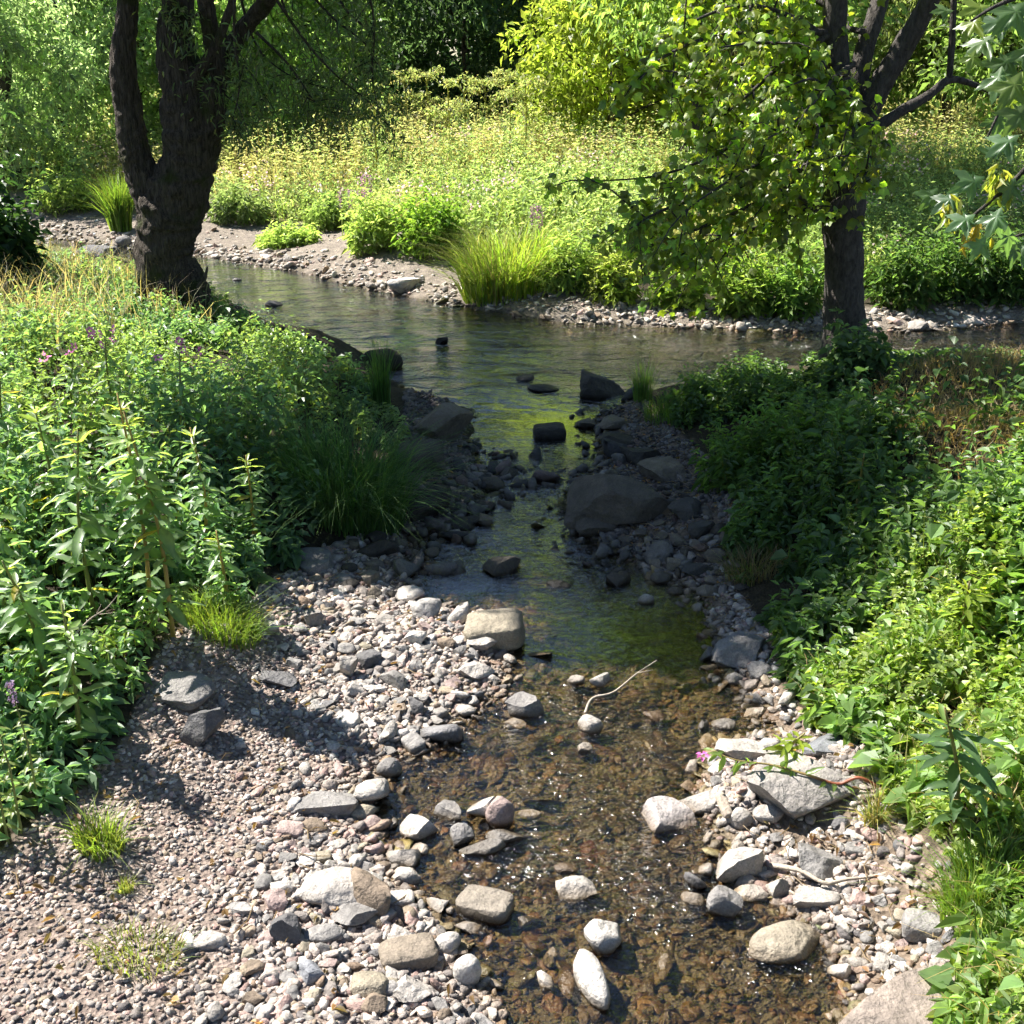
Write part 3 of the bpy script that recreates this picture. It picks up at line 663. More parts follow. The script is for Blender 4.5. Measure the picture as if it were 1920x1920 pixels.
# fine gravel: nobody could count it
PEB = [stone_shape(k, 300 + i, s) for i, (k, s) in enumerate([('round', 1), ('ang', 2), ('ang', 2), ('ang', 2), ('slab', 2), ('ang', 1)])]
def scatter(mb, xy, size, cols, lift=.12, flat=(.45, .85), fine=None):
    n = len(xy); z = tz(xy[:, 0], xy[:, 1])
    which = rng.integers(0, len(PEB), n)
    if fine is not None: which = np.where(size > fine, rng.integers(1, 5, n), rng.choice([0, 5], n))
    for k, (V0, F0) in enumerate(PEB):
        s = which == k; m = s.sum()
        if not m: continue
        th = rng.uniform(0, 6.283, m); c, sn = np.cos(th), np.sin(th)
        sx = size[s] * rng.uniform(.85, 1.25, m); sy = size[s] * rng.uniform(.6, .95, m); sz = size[s] * rng.uniform(*flat, m)
        tl = rng.normal(0, .25, (m, 2))
        v = V0[None] * np.stack([sx, sy, sz], 1)[:, None]
        x = v[..., 0] * c[:, None] - v[..., 1] * sn[:, None]; y = v[..., 0] * sn[:, None] + v[..., 1] * c[:, None]
        zz = v[..., 2] + x * tl[:, :1] + y * tl[:, 1:]
        V = np.stack([x + xy[s, 0][:, None], y + xy[s, 1][:, None], zz + (z[s] + sz * lift)[:, None]], -1).reshape(-1, 3)
        F = (F0[None] + (np.arange(m) * len(V0))[:, None, None]).reshape(-1, 3)
        mb.add(V, F, np.repeat(cols[s], len(V0), 0))
def free_of_heroes(xy, f=.75):
    ok = np.ones(len(xy), bool)
    for a, b, c in STONE_FP: ok &= (xy[:, 0] - a) ** 2 + (xy[:, 1] - b) ** 2 > (f * c) ** 2
    return ok
def sample_poly(polys, n):
    P = np.concatenate(polys); lo, hi = P.min(0), P.max(0); out = np.zeros((0, 2))
    lo = np.maximum(lo, [-40, 3.2]); hi = np.minimum(hi, [40, 60])
    while len(out) < n:
        q = rng.uniform(lo, hi, (n * 3, 2)); m = np.zeros(len(q), bool)
        for p in polys: m |= inside(p, q[:, 0], q[:, 1])
        out = np.concatenate([out, q[m]])
    return out[:n]
mb = MB()
xy = sample_poly([GR_LEFT, GR_RIGHT], 30000)
rt = inside(GR_RIGHT, xy[:, 0], xy[:, 1]); keep = (xy[:, 1] > 3.3) & (~rt | (vnoise(xy[:, 0] * 2.3, xy[:, 1] * 2.3, 41) > .45) | (rng.random(len(xy)) < .25)); xy = xy[keep]
coarse = sstep(-1.9, -.4, xy[:, 0] + .35 * fbm(xy[:, 0] * 2, xy[:, 1] * 2, 77)) + sstep(6.6, 8, xy[:, 1])     # finer gravel to the left, coarser by the water
size = .014 + .024 * rng.lognormal(0, .5, len(xy)) * (.55 + .75 * np.clip(coarse, 0, 1))
size = np.clip(size, .014, .12)
cols = stone_colours(len(xy)) * (.76 - .42 * sstep(8.6, 9.6, xy[:, 1] + .3 * xy[:, 0]))[:, None]  # pebbles dim up the bar, shade put into the colour
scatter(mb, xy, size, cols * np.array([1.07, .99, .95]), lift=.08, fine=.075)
bigxy = sample_poly([GR_LEFT, GR_RIGHT], 3600); bs = np.clip(.058 * rng.lognormal(0, .32, len(bigxy)), .04, .13)
cz = (sstep(-2.0, -.7, bigxy[:, 0]) + sstep(6.6, 7.6, bigxy[:, 1])) > rng.random(len(bigxy)); bigxy, bs = bigxy[cz], bs[cz]; k = free_of_heroes(bigxy); bigxy, bs = bigxy[k], bs[k]
scatter(mb, bigxy, bs, stone_colours(len(bigxy)) * (.78 - .44 * sstep(8.6, 9.6, bigxy[:, 1] + .3 * bigxy[:, 0]))[:, None], fine=.06)  # same painted shade on the larger pebbles
# rubble standing out of the shallows along both shores
xy = rng.uniform([-2.2, 3.6], [3.4, 14.2], (9000, 2)); sd = water_sd(xy[:, 0], xy[:, 1]); shd = sstep(8.2, 9.2, xy[:, 1])
pr = np.exp(-np.maximum(-sd, 0) / (.24 + .42 * shd)) * (sd < .25) * (.16 + .75 * shd) * (vnoise(xy[:, 0] * 1.7, xy[:, 1] * 1.7, 47) > .34); pr = np.where(xy[:, 1] > 12.2, pr * .3, pr)
k = (rng.random(len(xy)) < pr) & free_of_heroes(xy); xy = xy[k]; size = np.clip(.085 * rng.lognormal(0, .48, len(xy)), .045, .26)
scatter(mb, xy, size, stone_colours(len(xy), .05) * np.where(xy[:, 1] > 8.4, .36, .85)[:, None], fine=.01, lift=.4, flat=(.45, .85))  # rubble under the trees coloured darker to carry the shade
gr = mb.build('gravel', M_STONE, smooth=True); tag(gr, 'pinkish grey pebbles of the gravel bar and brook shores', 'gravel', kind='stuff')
mb = MB()
xy = sample_poly([GR_FAR], 9000); sd = water_sd(xy[:, 0], xy[:, 1])
keep = (rng.random(len(xy)) < np.clip(1.15 - sd * np.where(xy[:, 0] < -1, 1.25, .75), .03, 1)) ; xy = xy[keep]
size = np.clip(.085 * rng.lognormal(0, .45, len(xy)), .04, .3)
scatter(mb, xy, size, np.clip(stone_colours(len(xy)) * np.array([1.0, .96, .9]), 0, .6), fine=.13, lift=.12, flat=(.35, .7))
fs = mb.build('shore_cobbles', M_STONE, smooth=True); tag(fs, 'strip of bleached cobbles along the far shore', 'cobbles', kind='stuff')
mb = MB()
xy = rng.uniform([-1.6, 3.3], [3.0, 14.5], (26000, 2)); sd = water_sd(xy[:, 0], xy[:, 1]); xy = xy[sd < .05]
xy = xy[:10500]; size = np.clip(.055 * rng.lognormal(0, .55, len(xy)), .02, .26)
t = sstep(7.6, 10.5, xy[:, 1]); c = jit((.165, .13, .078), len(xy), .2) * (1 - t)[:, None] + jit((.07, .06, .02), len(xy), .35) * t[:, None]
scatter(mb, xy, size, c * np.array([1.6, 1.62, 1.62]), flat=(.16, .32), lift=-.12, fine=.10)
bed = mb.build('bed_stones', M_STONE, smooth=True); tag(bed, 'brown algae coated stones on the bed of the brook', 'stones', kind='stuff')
mb = MB()
xy = rng.uniform([-14, 14.5], [16, 30], (8000, 2)); sd = water_sd(xy[:, 0], xy[:, 1]); xy = xy[sd < 0]; size = np.clip(.13 * rng.lognormal(0, .5, len(xy)), .05, .5)
scatter(mb, xy, size, jit((.075, .066, .018), len(xy), .4), flat=(.25, .5), lift=-.1, fine=.22)
bed2 = mb.build('river_bed_stones', M_STONE, smooth=True); tag(bed2, 'olive stones on the bed of the wider river', 'stones', kind='stuff')

# ------------------------------------------------------------------ trees
def crown_cloud(mb, blobs, n, size, pal, droop=.35, clumps=26, sig=.2, fine=False, aspect=.5, shell=(.55, 1.0), up=.35):
    """leaves in clumps spread through ellipsoids; blobs: (centre, radii, weight)"""
    w = np.array([b[2] for b in blobs], float); w /= w.sum()
    for (c, r, _), f in zip(blobs, w):
        c = np.array(c, float); r = np.array(r, float); m = int(n * f)
        if m < 1: continue
        k = max(3, int(clumps)); u = norm(rng.normal(0, 1, (k, 3))); rad = rng.uniform(shell[0], shell[1], (k, 1))
        cc = c + u * rad * r; cb = rng.lognormal(0, .22, k)
        i = rng.integers(0, k, m)
        P = cc[i] + norm(rng.normal(0, 1, (m, 3))) * (rng.random((m, 1)) ** .5) * sig * 2 * r.mean() * rng.uniform(.6, 1.4, (k, 1))[i] * np.array([1, 1, .75])
        out = norm(P - c)
        A = norm(out * .6 + rng.normal(0, .7, (m, 3)) + np.array([0, 0, -droop]))
        N = norm(out * .3 + rng.normal(0, .55, (m, 3)) + np.array([0, 0, up + .6]))
        pc = np.array(pal)[rng.integers(0, len(pal), m)] * cb[i][:, None] * rng.lognormal(0, .2, (m, 1))
        L = size * rng.lognormal(0, .25, m)
        mb.leaves(P, A, N, L, L * aspect, np.clip(pc, .005, .6), fine)
def limb(mb, pts, rad, sides=9, rough=.12, seed=0, k=5, ridge=0.):
    p, r = smooth_path(pts, rad, k); mb.tube(p, r, sides, rough=rough, seed=seed, ridge=ridge)
def px_limb(pl, y0, dy=None):
    """photo polyline (px, py, width px) standing at distance y0 -> points and radii; dy: extra distance at each point"""
    pts = []; rad = []
    for i, (a, b, w) in enumerate(pl):
        y = y0 + (dy[i] if dy else 0); p = at_y(a, b, y); pts.append(p); rad.append(w * .5 * scale_at(p))
    return pts, rad

# -- the old forked willow on the left bank
WY = 16.6
wroot_p = at_y(322, 566, WY); wz = float(tz(wroot_p[0], WY)[0])
willow = empty('willow_tree', (wroot_p[0], WY, wz))
tag(willow, 'old dark willow with forked rugged trunks on the left bank', 'tree')
def child(mb, name, mat, root, smooth=True):
    for i in range(len(mb.V)): mb.V[i] = mb.V[i] - np.array(root.location, np.float32)
    return mb.build(name, mat, root, smooth)
def limb_part(root, name, mat, pl, y0, dy=None, sides=18, rough=.2, seed=0):
    p, r = px_limb(pl, y0, dy); mb = MB(); old = mat.name.startswith('willow'); limb(mb, p, r, sides * 3 if old else sides, rough * (.5 if old else 1), seed, 14 if old else 8, .06 if old else .015); return child(mb, name, mat, root)
limb_part(willow, 'trunk', M_WILLOW, [(330, 640, 170), (325, 585, 140), (316, 540, 112), (308, 490, 98), (311, 440, 108), (320, 395, 118), (338, 350, 112), (352, 305, 98), (358, 255, 102), (350, 200, 94), (338, 130, 80), (328, 60, 62), (333, 0, 58), (340, -120, 52), (330, -300, 40)], WY, None, 28, .18, 2)
limb_part(willow, 'limb', M_WILLOW, [(318, 450, 60), (298, 400, 70), (276, 355, 64), (262, 315, 58), (252, 280, 56), (246, 245, 54), (240, 200, 50), (231, 140, 51), (233, 80, 42), (239, 30, 37), (241, -20, 36), (246, -120, 34), (230, -300, 28)], WY, None, 20, .16, 4)
limb_part(willow, 'limb', M_WILLOW, [(350, 330, 80), (382, 260, 66), (396, 215, 52), (402, 150, 40), (402, 100, 34), (394, 50, 32), (386, 0, 31), (375, -120, 28), (380, -260, 22)], WY, [0, 0, -.1, -.15, -.2, -.3, -.4, -.7, -1], 16, .2, 5)
limb_part(willow, 'limb', M_WILLOW, [(385, 240, 40), (405, 170, 36), (425, 110, 32), (450, 65, 30), (478, 30, 30), (505, -5, 29), (560, -90, 26), (650, -240, 22)], WY, [0, .1, .1, .1, 0, -.2, -.8, -1.5], 14, .18, 6)
limb_part(willow, 'limb', M_WILLOW, [(352, 200, 40), (368, 150, 26), (385, 118, 20), (412, 70, 16), (440, -10, 14)], WY, [0, -.2, -.35, -.4, -.5], 10, .18, 7)
limb_part(willow, 'root', M_WILLOW, [(335, 500, 70), (362, 545, 60), (380, 590, 46), (392, 650, 40)], WY, [0, -.15, -.3, -.3], 12, .25, 8)
limb_part(willow, 'root', M_WILLOW, [(300, 510, 60), (278, 560, 50), (262, 620, 40)], WY, [0, -.15, -.2], 12, .25, 9)
limb_part(willow, 'stub', M_WILLOW, [(372, 540, 10), (384, 520, 8), (389, 500, 3)], WY - .5, None, 6, .1, 10)
mb = MB()
WPAL = [(.07, .10, .045), (.09, .125, .06), (.11, .14, .07), (.06, .085, .035)]
# crown high over the brook (above the picture): it throws the shade
SHK = (-SUNV.x / SUNV.z, -SUNV.y / SUNV.z)      # where a height throws its shadow
def over(x, y, h, r):                           # leaf mass at height h that shades the ground at (x, y)
    return ((x - SHK[0] * h, y - SHK[1] * h, h + .5), (r, r, r * .6), r * r)
wb = [over(*q) for q in [(.3, 11.5, 9.5, 1.9), (-1.5, 12.6, 9, 1.5), (1.4, 9.8, 9, 1.6), (.3, 9.3, 8, 1.2), (2.4, 11.2, 9, 1.7), (-1, 15.6, 10, 1.8), (1, 13.8, 10, 1.9), (3.2, 9.3, 7.5, 1.5), (2.7, 8.3, 7.5, 1.2), (-1.3, 9.9, 8, 1.2), (-2.2, 9.6, 8, .8), (-1.1, 9.2, 8, .75), (-1.9, 9.0, 8, .5), (.9, 8.2, 8, .9), (1.6, 7.9, 8, .8), (.5, 7.9, 8, .6), (2, 10.2, 8, 1.2), (1.8, 8.8, 8, 1.1), (-3, 17.5, 10, 1.8), (-.8, 17.2, 10, 1.8), (1.4, 16, 10, 1.6), (-3.5, 19.3, 11, 1.6), (-1, 19, 11, 1.5)]]
crown_cloud(mb, wb, 36000, .26, WPAL, droop=.8, clumps=26, sig=.26, aspect=.36, shell=(.2, 1.))
fo = child(mb, 'crown', M_FAR, willow, False); tag(fo, kind='stuff')
# limbs that carry that crown
for i, (c, r, _) in enumerate(wb):
    mb = MB(); a = np.array(at_y(345, -60, WY)); c = np.array(c); limb(mb, [a, (a + c) / 2 + np.array([0, 0, .7]), c], [.22, .14, .05], 8, .1, i); child(mb, 'limb', M_WILLOW, willow)
# leafy twigs hanging into the picture
def twig(root, pts, r0, mat, leafpal, nl, ll, lw, droop=.5, spread=.12, name='twig', bigmat=M_LEAF, side=3):
    mb = MB(); p, r = smooth_path(pts, [r0 * (1 - .8 * t) for t in np.linspace(0, 1, len(pts))], 6)
    mb.tube(p, r, 5)
    q = MB(); segs = []
    for s in range(side):                       # side shoots
        i = rng.integers(len(p) // 4, len(p)); d = norm(rng.normal(0, 1, 3) + np.array([0, 0, -droop])); L = rng.uniform(.25, .6)
        e = np.stack([p[i], p[i] + d * L * .5, p[i] + d * L + np.array([0, 0, -.12 * L])]); mb.tube(e, [r0 * .4, r0 * .3, r0 * .1], 4); segs.append(e)
    tw = child(mb, name, mat, root)
    allp = np.concatenate([p[len(p) // 4:]] + [smooth_path(e, [1, 1, 1], 5)[0] for e in segs])
    P = allp[rng.integers(0, len(allp), nl)] + rng.normal(0, spread * .3, (nl, 3))
    A = rng.normal(0, .8, (nl, 3)) + np.array([0, 0, -droop]); N = rng.normal(0, .5, (nl, 3)) + np.array([0, 0, 1.])
    q.leaves(P, A, N, ll * rng.lognormal(0, .25, nl), lw * rng.lognormal(0, .2, nl), jit(leafpal, nl, .25), True)
    for i in range(len(q.V)): q.V[i] = q.V[i] - np.array(root.location, np.float32)
    lf = q.build('foliage', bigmat, tw); tag(lf, kind='stuff')
for pl in [[(505, -20), (560, 60), (600, 110), (640, 150), (690, 190), (740, 250)], [(560, -40), (620, 30), (690, 90), (700, 160), (715, 230)], [(450, -10), (470, 60), (500, 110), (560, 150), (620, 165)], [(440, 0), (440, 80), (450, 150), (440, 210), (430, 240)],
           [(600, -60), (650, 20), (690, 60), (698, 120), (650, 180)], [(395, 130), (410, 160), (430, 185), (455, 200)], [(480, 60), (540, 120), (600, 200), (660, 215)], [(380, 20), (345, 40), (320, 30)], [(520, -30), (540, 30), (580, 90), (600, 160)],
           [(420, 60), (440, 100), (480, 150), (500, 190)], [(680, -60), (700, 30), (700, 100), (690, 150)]]:
    y = WY + rng.uniform(-1.2, .6); twig(willow, [at_y(a, b, y + .1 * i) for i, (a, b) in enumerate(pl)], .022, M_WILLOW, (.085, .12, .05), 270, .11, .026, .6, .5, side=7)

# -- the sycamore maple on the right bank
SY = 12.7
sp_ = at_y(1583, 664, SY); sz_ = float(tz(sp_[0], SY)[0])
syc = empty('sycamore_tree', (sp_[0], SY, sz_)); tag(syc, 'sycamore maple with straight dark trunk and low drooping leaves on right bank', 'tree')
limb_part(syc, 'trunk', M_SYC, [(1588, 720, 110), (1585, 668, 90), (1583, 620, 78), (1582, 540, 73), (1580, 450, 73), (1579, 390, 82), (1582, 340, 72), (1582, 280, 56), (1576, 200, 48), (1568, 100, 44), (1566, 20, 42), (1572, -100, 38), (1580, -300, 28)], SY, None, 24, .12, 21)
limb_part(syc, 'limb', M_SYC, [(1590, 300, 44), (1612, 240, 46), (1640, 180, 44), (1680, 110, 41), (1720, 45, 39), (1750, -15, 37), (1810, -140, 30), (1860, -300, 22)], SY, [0, 0, -.05, -.1, -.2, -.3, -.5, -.8], 16, .12, 22)
limb_part(syc, 'limb', M_SYC, [(1585, 250, 36), (1604, 170, 36), (1625, 80, 34), (1648, 10, 33), (1680, -100, 28), (1700, -260, 20)], SY, [0, .1, .2, .4, .8, 1.2], 14, .12, 23)
limb_part(syc, 'limb', M_SYC, [(1600, 260, 20), (1640, 240, 22), (1690, 208, 20), (1740, 180, 17), (1780, 150, 15), (1830, 160, 10), (1880, 185, 6)], SY, [0, 0, .1, .2, .3, .4, .5], 10, .12, 24)
limb_part(syc, 'limb', M_SYC, [(1780, 150, 12), (1786, 60, 12), (1790, -60, 9)], SY, [.3, .3, .3], 8, .1, 25)
limb_part(syc, 'branch', M_SYC, [(1560, 385, 14), (1590, 360, 10), (1605, 320, 9), (1608, 270, 8)], SY - .35, None, 6, .1, 26)
LBR = [([(1570, 250), (1480, 240), (1400, 260), (1320, 300), (1230, 330), (1120, 340)], -.4), ([(1570, 330), (1500, 340), (1420, 380), (1330, 420), (1240, 455), (1190, 460)], -.8), ([(1568, 180), (1480, 130), (1400, 120), (1320, 140), (1260, 180)], .2),
       ([(1566, 80), (1480, 30), (1390, 10), (1300, 40), (1240, 80)], -.6), ([(1575, 300), (1520, 330), (1460, 400), (1400, 440), (1340, 480), (1280, 500)], .5), ([(1570, 220), (1470, 200), (1360, 230), (1290, 260)], 1.0), ([(1580, 390), (1530, 395), (1500, 370), (1430, 350), (1340, 360)], -1.2),
       ([(1568, 120), (1500, 90), (1430, 80), (1340, 90)], -1.3), ([(1570, 260), (1500, 280), (1440, 300), (1380, 330), (1290, 390)], -1.6), ([(1566, 20), (1510, -10), (1450, -20), (1360, -10), (1290, 20)], .6), ([(1582, 250), (1560, 200), (1530, 150), (1480, 160)], -1.0), ([(1560, 370), (1490, 400), (1410, 430), (1340, 450), (1270, 480)], -.3), ([(1540, 310), (1420, 340), (1310, 370), (1230, 400), (1180, 430)], -1.4), ([(1580, 180), (1600, 220), (1590, 290), (1565, 330)], -1.2), ([(1570, 120), (1540, 190), (1530, 260), (1500, 320)], -1.5), ([(1580, 240), (1620, 270), (1630, 310), (1600, 360)], -1.0), ([(1566, 60), (1480, 110), (1400, 180), (1330, 240)], -.8), ([(1600, 120), (1560, 150), (1500, 220), (1440, 260)], -1.7), ([(1620, 60), (1560, 50), (1480, 70), (1400, 130)], .8), ([(1565, 60), (1450, 60), (1330, 70), (1240, 110), (1200, 150)], -1.0)]
lp = []
for i, (pl, dd) in enumerate(LBR):
    pts = [at_y(a, b, SY + dd * k / (len(pl) - 1) * 1.4) for k, (a, b) in enumerate(pl)]
    p, r = smooth_path(pts, [.035 * (1 - .8 * t) for t in np.linspace(0, 1, len(pl))], 6); mb = MB(); mb.tube(p, r, 6, rough=.05)
    m = len(p)
    for s in range(11):
        j = rng.integers(m // 5, m); d = norm(rng.normal(0, .8, 3) + np.array([-.3, -.1, -.45])); L = rng.uniform(.3, .85)
        e = np.stack([p[j], p[j] + d * L * .5 + np.array([0, 0, .05]), p[j] + d * L]); mb.tube(e, [.012, .008, .003], 4); lp.append(smooth_path(e, [1, 1, 1], 6)[0])
    lp.append(p[m // 4:]); child(mb, 'branch', M_SYC, syc)
lp = np.concatenate(lp)
# maple leaf: five lobes, gently domed
def maple(detail=True):
    if detail:
        tip = [(-1.95, .42), (-1.02, .86), (0., 1.0), (1.02, .86), (1.95, .42)]; out = []
        for k in range(5):
            a, r = tip[k]
            for da, f in ((-.36, .56), (-.25, .66), (-.20, .64), (-.12, .84), (-.08, .82), (0, 1.), (.08, .82), (.12, .84), (.20, .64), (.25, .66), (.36, .56)): out.append((a + da * (1 if k in (1, 2, 3) else .8), r * f))
            if k < 4: out.append(((a + tip[k + 1][0]) / 2, .40 * (r + tip[k + 1][1]) / 2 + .06))
        v = [(0, .04, 0)]
        def zz(x, y): return -.22 * abs(x) ** 1.3 - .22 * max(y - .3, 0) ** 1.6 + .030 * math.sin(x * 17) * math.cos(y * 9)
        for a, r in out: x, y = math.sin(a) * r * .62, math.cos(a) * r * .62 + .30; v.append((x, y, zz(x, y)))
        n = len(out)
        for a, r in out: x, y = math.sin(a) * r * .34, math.cos(a) * r * .34 + .30; v.append((x, y, zz(x, y) + .02 - .03 * math.cos(a * 6.2)))
        v.append((0, .30, .0)); c = len(v) - 1; f = []
        for q in range(1, n): f += [[q, q + n, q + 1], [q + 1, q + n, q + n + 1], [q + n, c, q + n + 1]]
        f += [[0, c, n + 1], [0, n + 1, 1], [0, 2 * n, c], [0, n, 2 * n]]
        return np.array(v), np.array(f)
    ang = [-1.75, -1.05, -.5, 0, .5, 1.05, 1.75]; rad = [.5, .78, .56, 1.0, .56, .78, .5]
    v = [(0, .06, 0)]
    for a, r in zip(ang, rad): x, y = math.sin(a) * r * .62, math.cos(a) * r * .62 + .30; v.append((x, y, -.16 * (abs(x) ** 1.4) - .12 * max(y - .3, 0) ** 2 + .02 * math.sin(a * 11)))
    v.append((0, .32, .05)); c = len(v) - 1
    return np.array(v), np.array([[c, i + 1, i] for i in range(1, len(ang))] + [[c, 1, 0], [c, 0, len(ang)]])
def maple_inst(mb, V0, F0, P, A, N, L, C):
    A = norm(A); S = norm(np.cross(A, N)); N = norm(np.cross(S, A)); n = len(P)
    V = P[:, None] + (V0[None, :, :1] * S[:, None] + V0[None, :, 1:2] * A[:, None] + V0[None, :, 2:] * N[:, None]) * L[:, None, None]
    F = (F0[None] + (np.arange(n) * len(V0))[:, None, None]).reshape(-1, 3); mb.add(V.reshape(-1, 3), F, np.repeat(C, len(V0), 0))
ML_V, ML_F = maple(True); MS_V, MS_F = maple(False)
SYP = np.array([.14, .195, .03])
def syc_leaves(P):
    n = len(P); A = norm(rng.normal(0, .55, (n, 3)) + np.array([-.25, -.2, -.75])); N = norm(rng.normal(0, .45, (n, 3)) + np.array([0, -.25, .8]))
    return A, N, rng.uniform(.085, .165, n), jit(SYP, n, .4, .1)
NL = 5700
P = lp[rng.integers(0, len(lp), NL)] + rng.normal(0, .06, (NL, 3)); A, N, L, C = syc_leaves(P)
front = np.argsort(P[:, 1])[:300]; rest = np.ones(NL, bool); rest[front] = False
mb = MB(); maple_inst(mb, MS_V, MS_F, P[rest], A[rest], N[rest], L[rest], C[rest])
crown2 = [over(6, 9.6, 6.5, 1.1), over(7.6, 10.4, 6, 1.6), ((4.4, 12.6, 7.9), (2.5, 2.4, 1.5), 1), ((6.6, 12.4, 7.2), (2.0, 2.0, 1.5), .8), ((4.6, 14.4, 8.8), (2.4, 1.8, 1.6), .7), ((4.2, 11.4, 9.4), (2.2, 1.8, 1.6), .7)]
for c, r, w in crown2:
    m = int(1100 * min(w, 1.2)); k = norm(rng.normal(0, 1, (16, 3))) * np.array(r) * rng.uniform(.4, 1, (16, 1)) + np.array(c); Q = k[rng.integers(0, 16, m)] + rng.normal(0, .32, (m, 3)); a, nn, ll, cc = syc_leaves(Q); maple_inst(mb, MS_V, MS_F, Q, a, nn, ll, cc)
    tb = MB(); s0 = at_y(1572, -80, SY); limb(tb, [s0, (s0 + np.array(c)) / 2 + np.array([0, 0, .3]), np.array(c)], [.12, .08, .03], 7, .1, 3); child(tb, 'limb', M_SYC, syc)
tag(child(mb, 'foliage', M_BIGLEAF, syc, False), kind='stuff')
mbl = MB(); vc = np.ones((len(ML_V), 3)); nr = (len(ML_V) - 2) // 2; vc[1:1 + nr] *= np.array([.92, .95, .9]); vc[-1] *= np.array([1.12, 1.1, 1.15]); mbl.add(ML_V, ML_F, vc); ML_ME = mbl.mesh('leaf', M_BIGLEAF, True)
def place_leaf(me, root, p, a, n, L, c, name='leaf'):
    a = a / np.linalg.norm(a); s = np.cross(a, n); s /= np.linalg.norm(s); n = np.cross(s, a)
    o = link(name, me, root); M = Matrix(((s[0] * L, a[0] * L, n[0] * L, 0), (s[1] * L, a[1] * L, n[1] * L, 0), (s[2] * L, a[2] * L, n[2] * L, 0), (0, 0, 0, 1)))
    M.translation = Vector(p) - root.location; o.matrix_local = M; o.color = (c[0], c[1], c[2], 1); return o
for i in front: place_leaf(ML_ME, syc, P[i], A[i], N[i], L[i], C[i])
# hanging bunches of winged seeds in the sycamore
mb = MB(); n = 500; Q = lp[rng.integers(0, len(lp), n)] + rng.normal(0, .06, (n, 3)) + np.array([0, 0, -.08]); Q = np.repeat(Q, 5, 0) + rng.normal(0, .025, (n * 5, 3))
mb.leaves(Q, rng.normal(0, .35, (n * 5, 3)) + np.array([0, 0, -1.]), rng.normal(0, 1, (n * 5, 3)), .06, .018, jit((.17, .19, .05), n * 5, .2), False); tag(child(mb, 'seeds', M_LEAF, syc, False), kind='stuff')

# -- the near maple whose branch reaches in at the right edge
near = empty('maple_tree', (5.2, 3.6, float(tz(5.2, 3.6)[0]))); tag(near, 'near maple whose branch of large pale leaves enters at right edge', 'tree')
mb = MB(); limb(mb, [(5.2, 3.6, 0.4), (5.15, 3.65, 3), (5.2, 3.6, 6), (5.3, 3.7, 8)], [.24, .2, .17, .1], 14, .1, 31); child(mb, 'trunk', M_SYC, near)
NB = [([(2250, -60), (2080, 30), (1960, 90), (1900, 160), (1850, 260)], 3.9), ([(2250, 60), (2060, 200), (1960, 280), (1890, 350), (1830, 400), (1800, 430)], 3.8), ([(2200, -160), (2050, -60), (1950, -20), (1870, 10), (1820, 40)], 3.6), ([(2200, 200), (2050, 320), (1960, 420), (1880, 450)], 4.0)]
for pl, y in NB:
    pts = [np.array((5.18, 3.62, 4.2 + rng.uniform(.3, 1.2)))] + [at_y(a, b, y) for a, b in pl]; p, r = smooth_path(pts, [.03] + [.014 * (1 - .75 * t) for t in np.linspace(0, 1, len(pl))], 6); mb = MB(); mb.tube(p, r, 6); child(mb, 'branch', M_SYC, near)
# (px, py of the leaf base, pointing angle in the picture, size px, yellow painted in for sunlight coming through)
NLV = [(1850, 330, 200, 95, 0), (1905, 330, 250, 70, 0), (1832, 400, 205, 85, 0), (1880, 385, 240, 85, 0), (1800, 360, 215, 80, 0), (1760, 350, 225, 75, .1), (1860, 395, 300, 80, 0), (1890, 420, 280, 80, 0), (1875, 300, 150, 70, .1), (1915, 250, 210, 95, 0), (1870, 60, 215, 100, .2), (1905, 90, 235, 110, .1),
       (1840, 25, 230, 80, .9), (1900, 30, 200, 100, 0), (1918, 130, 240, 110, .5), (1880, 120, 250, 95, .1), (1930, 190, 230, 100, .3), (1860, 10, 190, 90, .7), (1940, 60, 260, 110, .2), (1940, 300, 270, 90, .1), (1905, 450, 260, 70, 0), (1850, 440, 240, 70, 0), (1830, 90, 250, 60, .6), (1925, 0, 220, 120, .1), (1880, 200, 255, 90, .1), (1910, 370, 320, 80, .1), (1790, 20, 180, 60, .2), (1940, 430, 250, 90, .1)]
for (a, b, th, s, yl) in NLV:
    y = 3.85 + rng.uniform(-.25, .25); p = at_y(a, b, y); th = R(th); d = np.array([math.cos(th), rng.uniform(-.5, -.1), math.sin(th)])
    nrm = np.array([rng.uniform(-.3, .2), rng.uniform(-.9, -.2), .8]) + rng.normal(0, .2, 3); sc = scale_at(p)
    c = np.array([.075, .135, .065]) * (1 - yl) + np.array([.16, .21, .02]) * yl; c = c * rng.lognormal(0, .15)
    place_leaf(ML_ME, near, p, d, nrm, s * sc * .92, c)
sm = MB(); k = 22; Pq = rng.normal(0, .022, (k, 3)); sm.leaves(Pq, rng.normal(0, .45, (k, 3)) + np.array([0, 0, -1.]), rng.normal(0, 1, (k, 3)), .055 * rng.uniform(.8, 1.2, k), .018, jit((.20, .225, .06), k, .15), True); SEED_ME = sm.mesh('seed_bunch', M_BIGLEAF)
for (a, b, cc) in [(1870, 335, (1, 1, 1)), (1785, 395, (1, 1, .9)), (1822, 440, (1.25, .95, .7)), (1885, 350, (1, 1.05, 1)), (1905, 165, (.8, 1, .9))]:
    o = link('seed_bunch', SEED_ME, near); o.location = Vector(at_y(a, b, 3.8)) - near.location; o.color = (*cc, 1); o.rotation_euler = (0, 0, rng.uniform(0, 6))

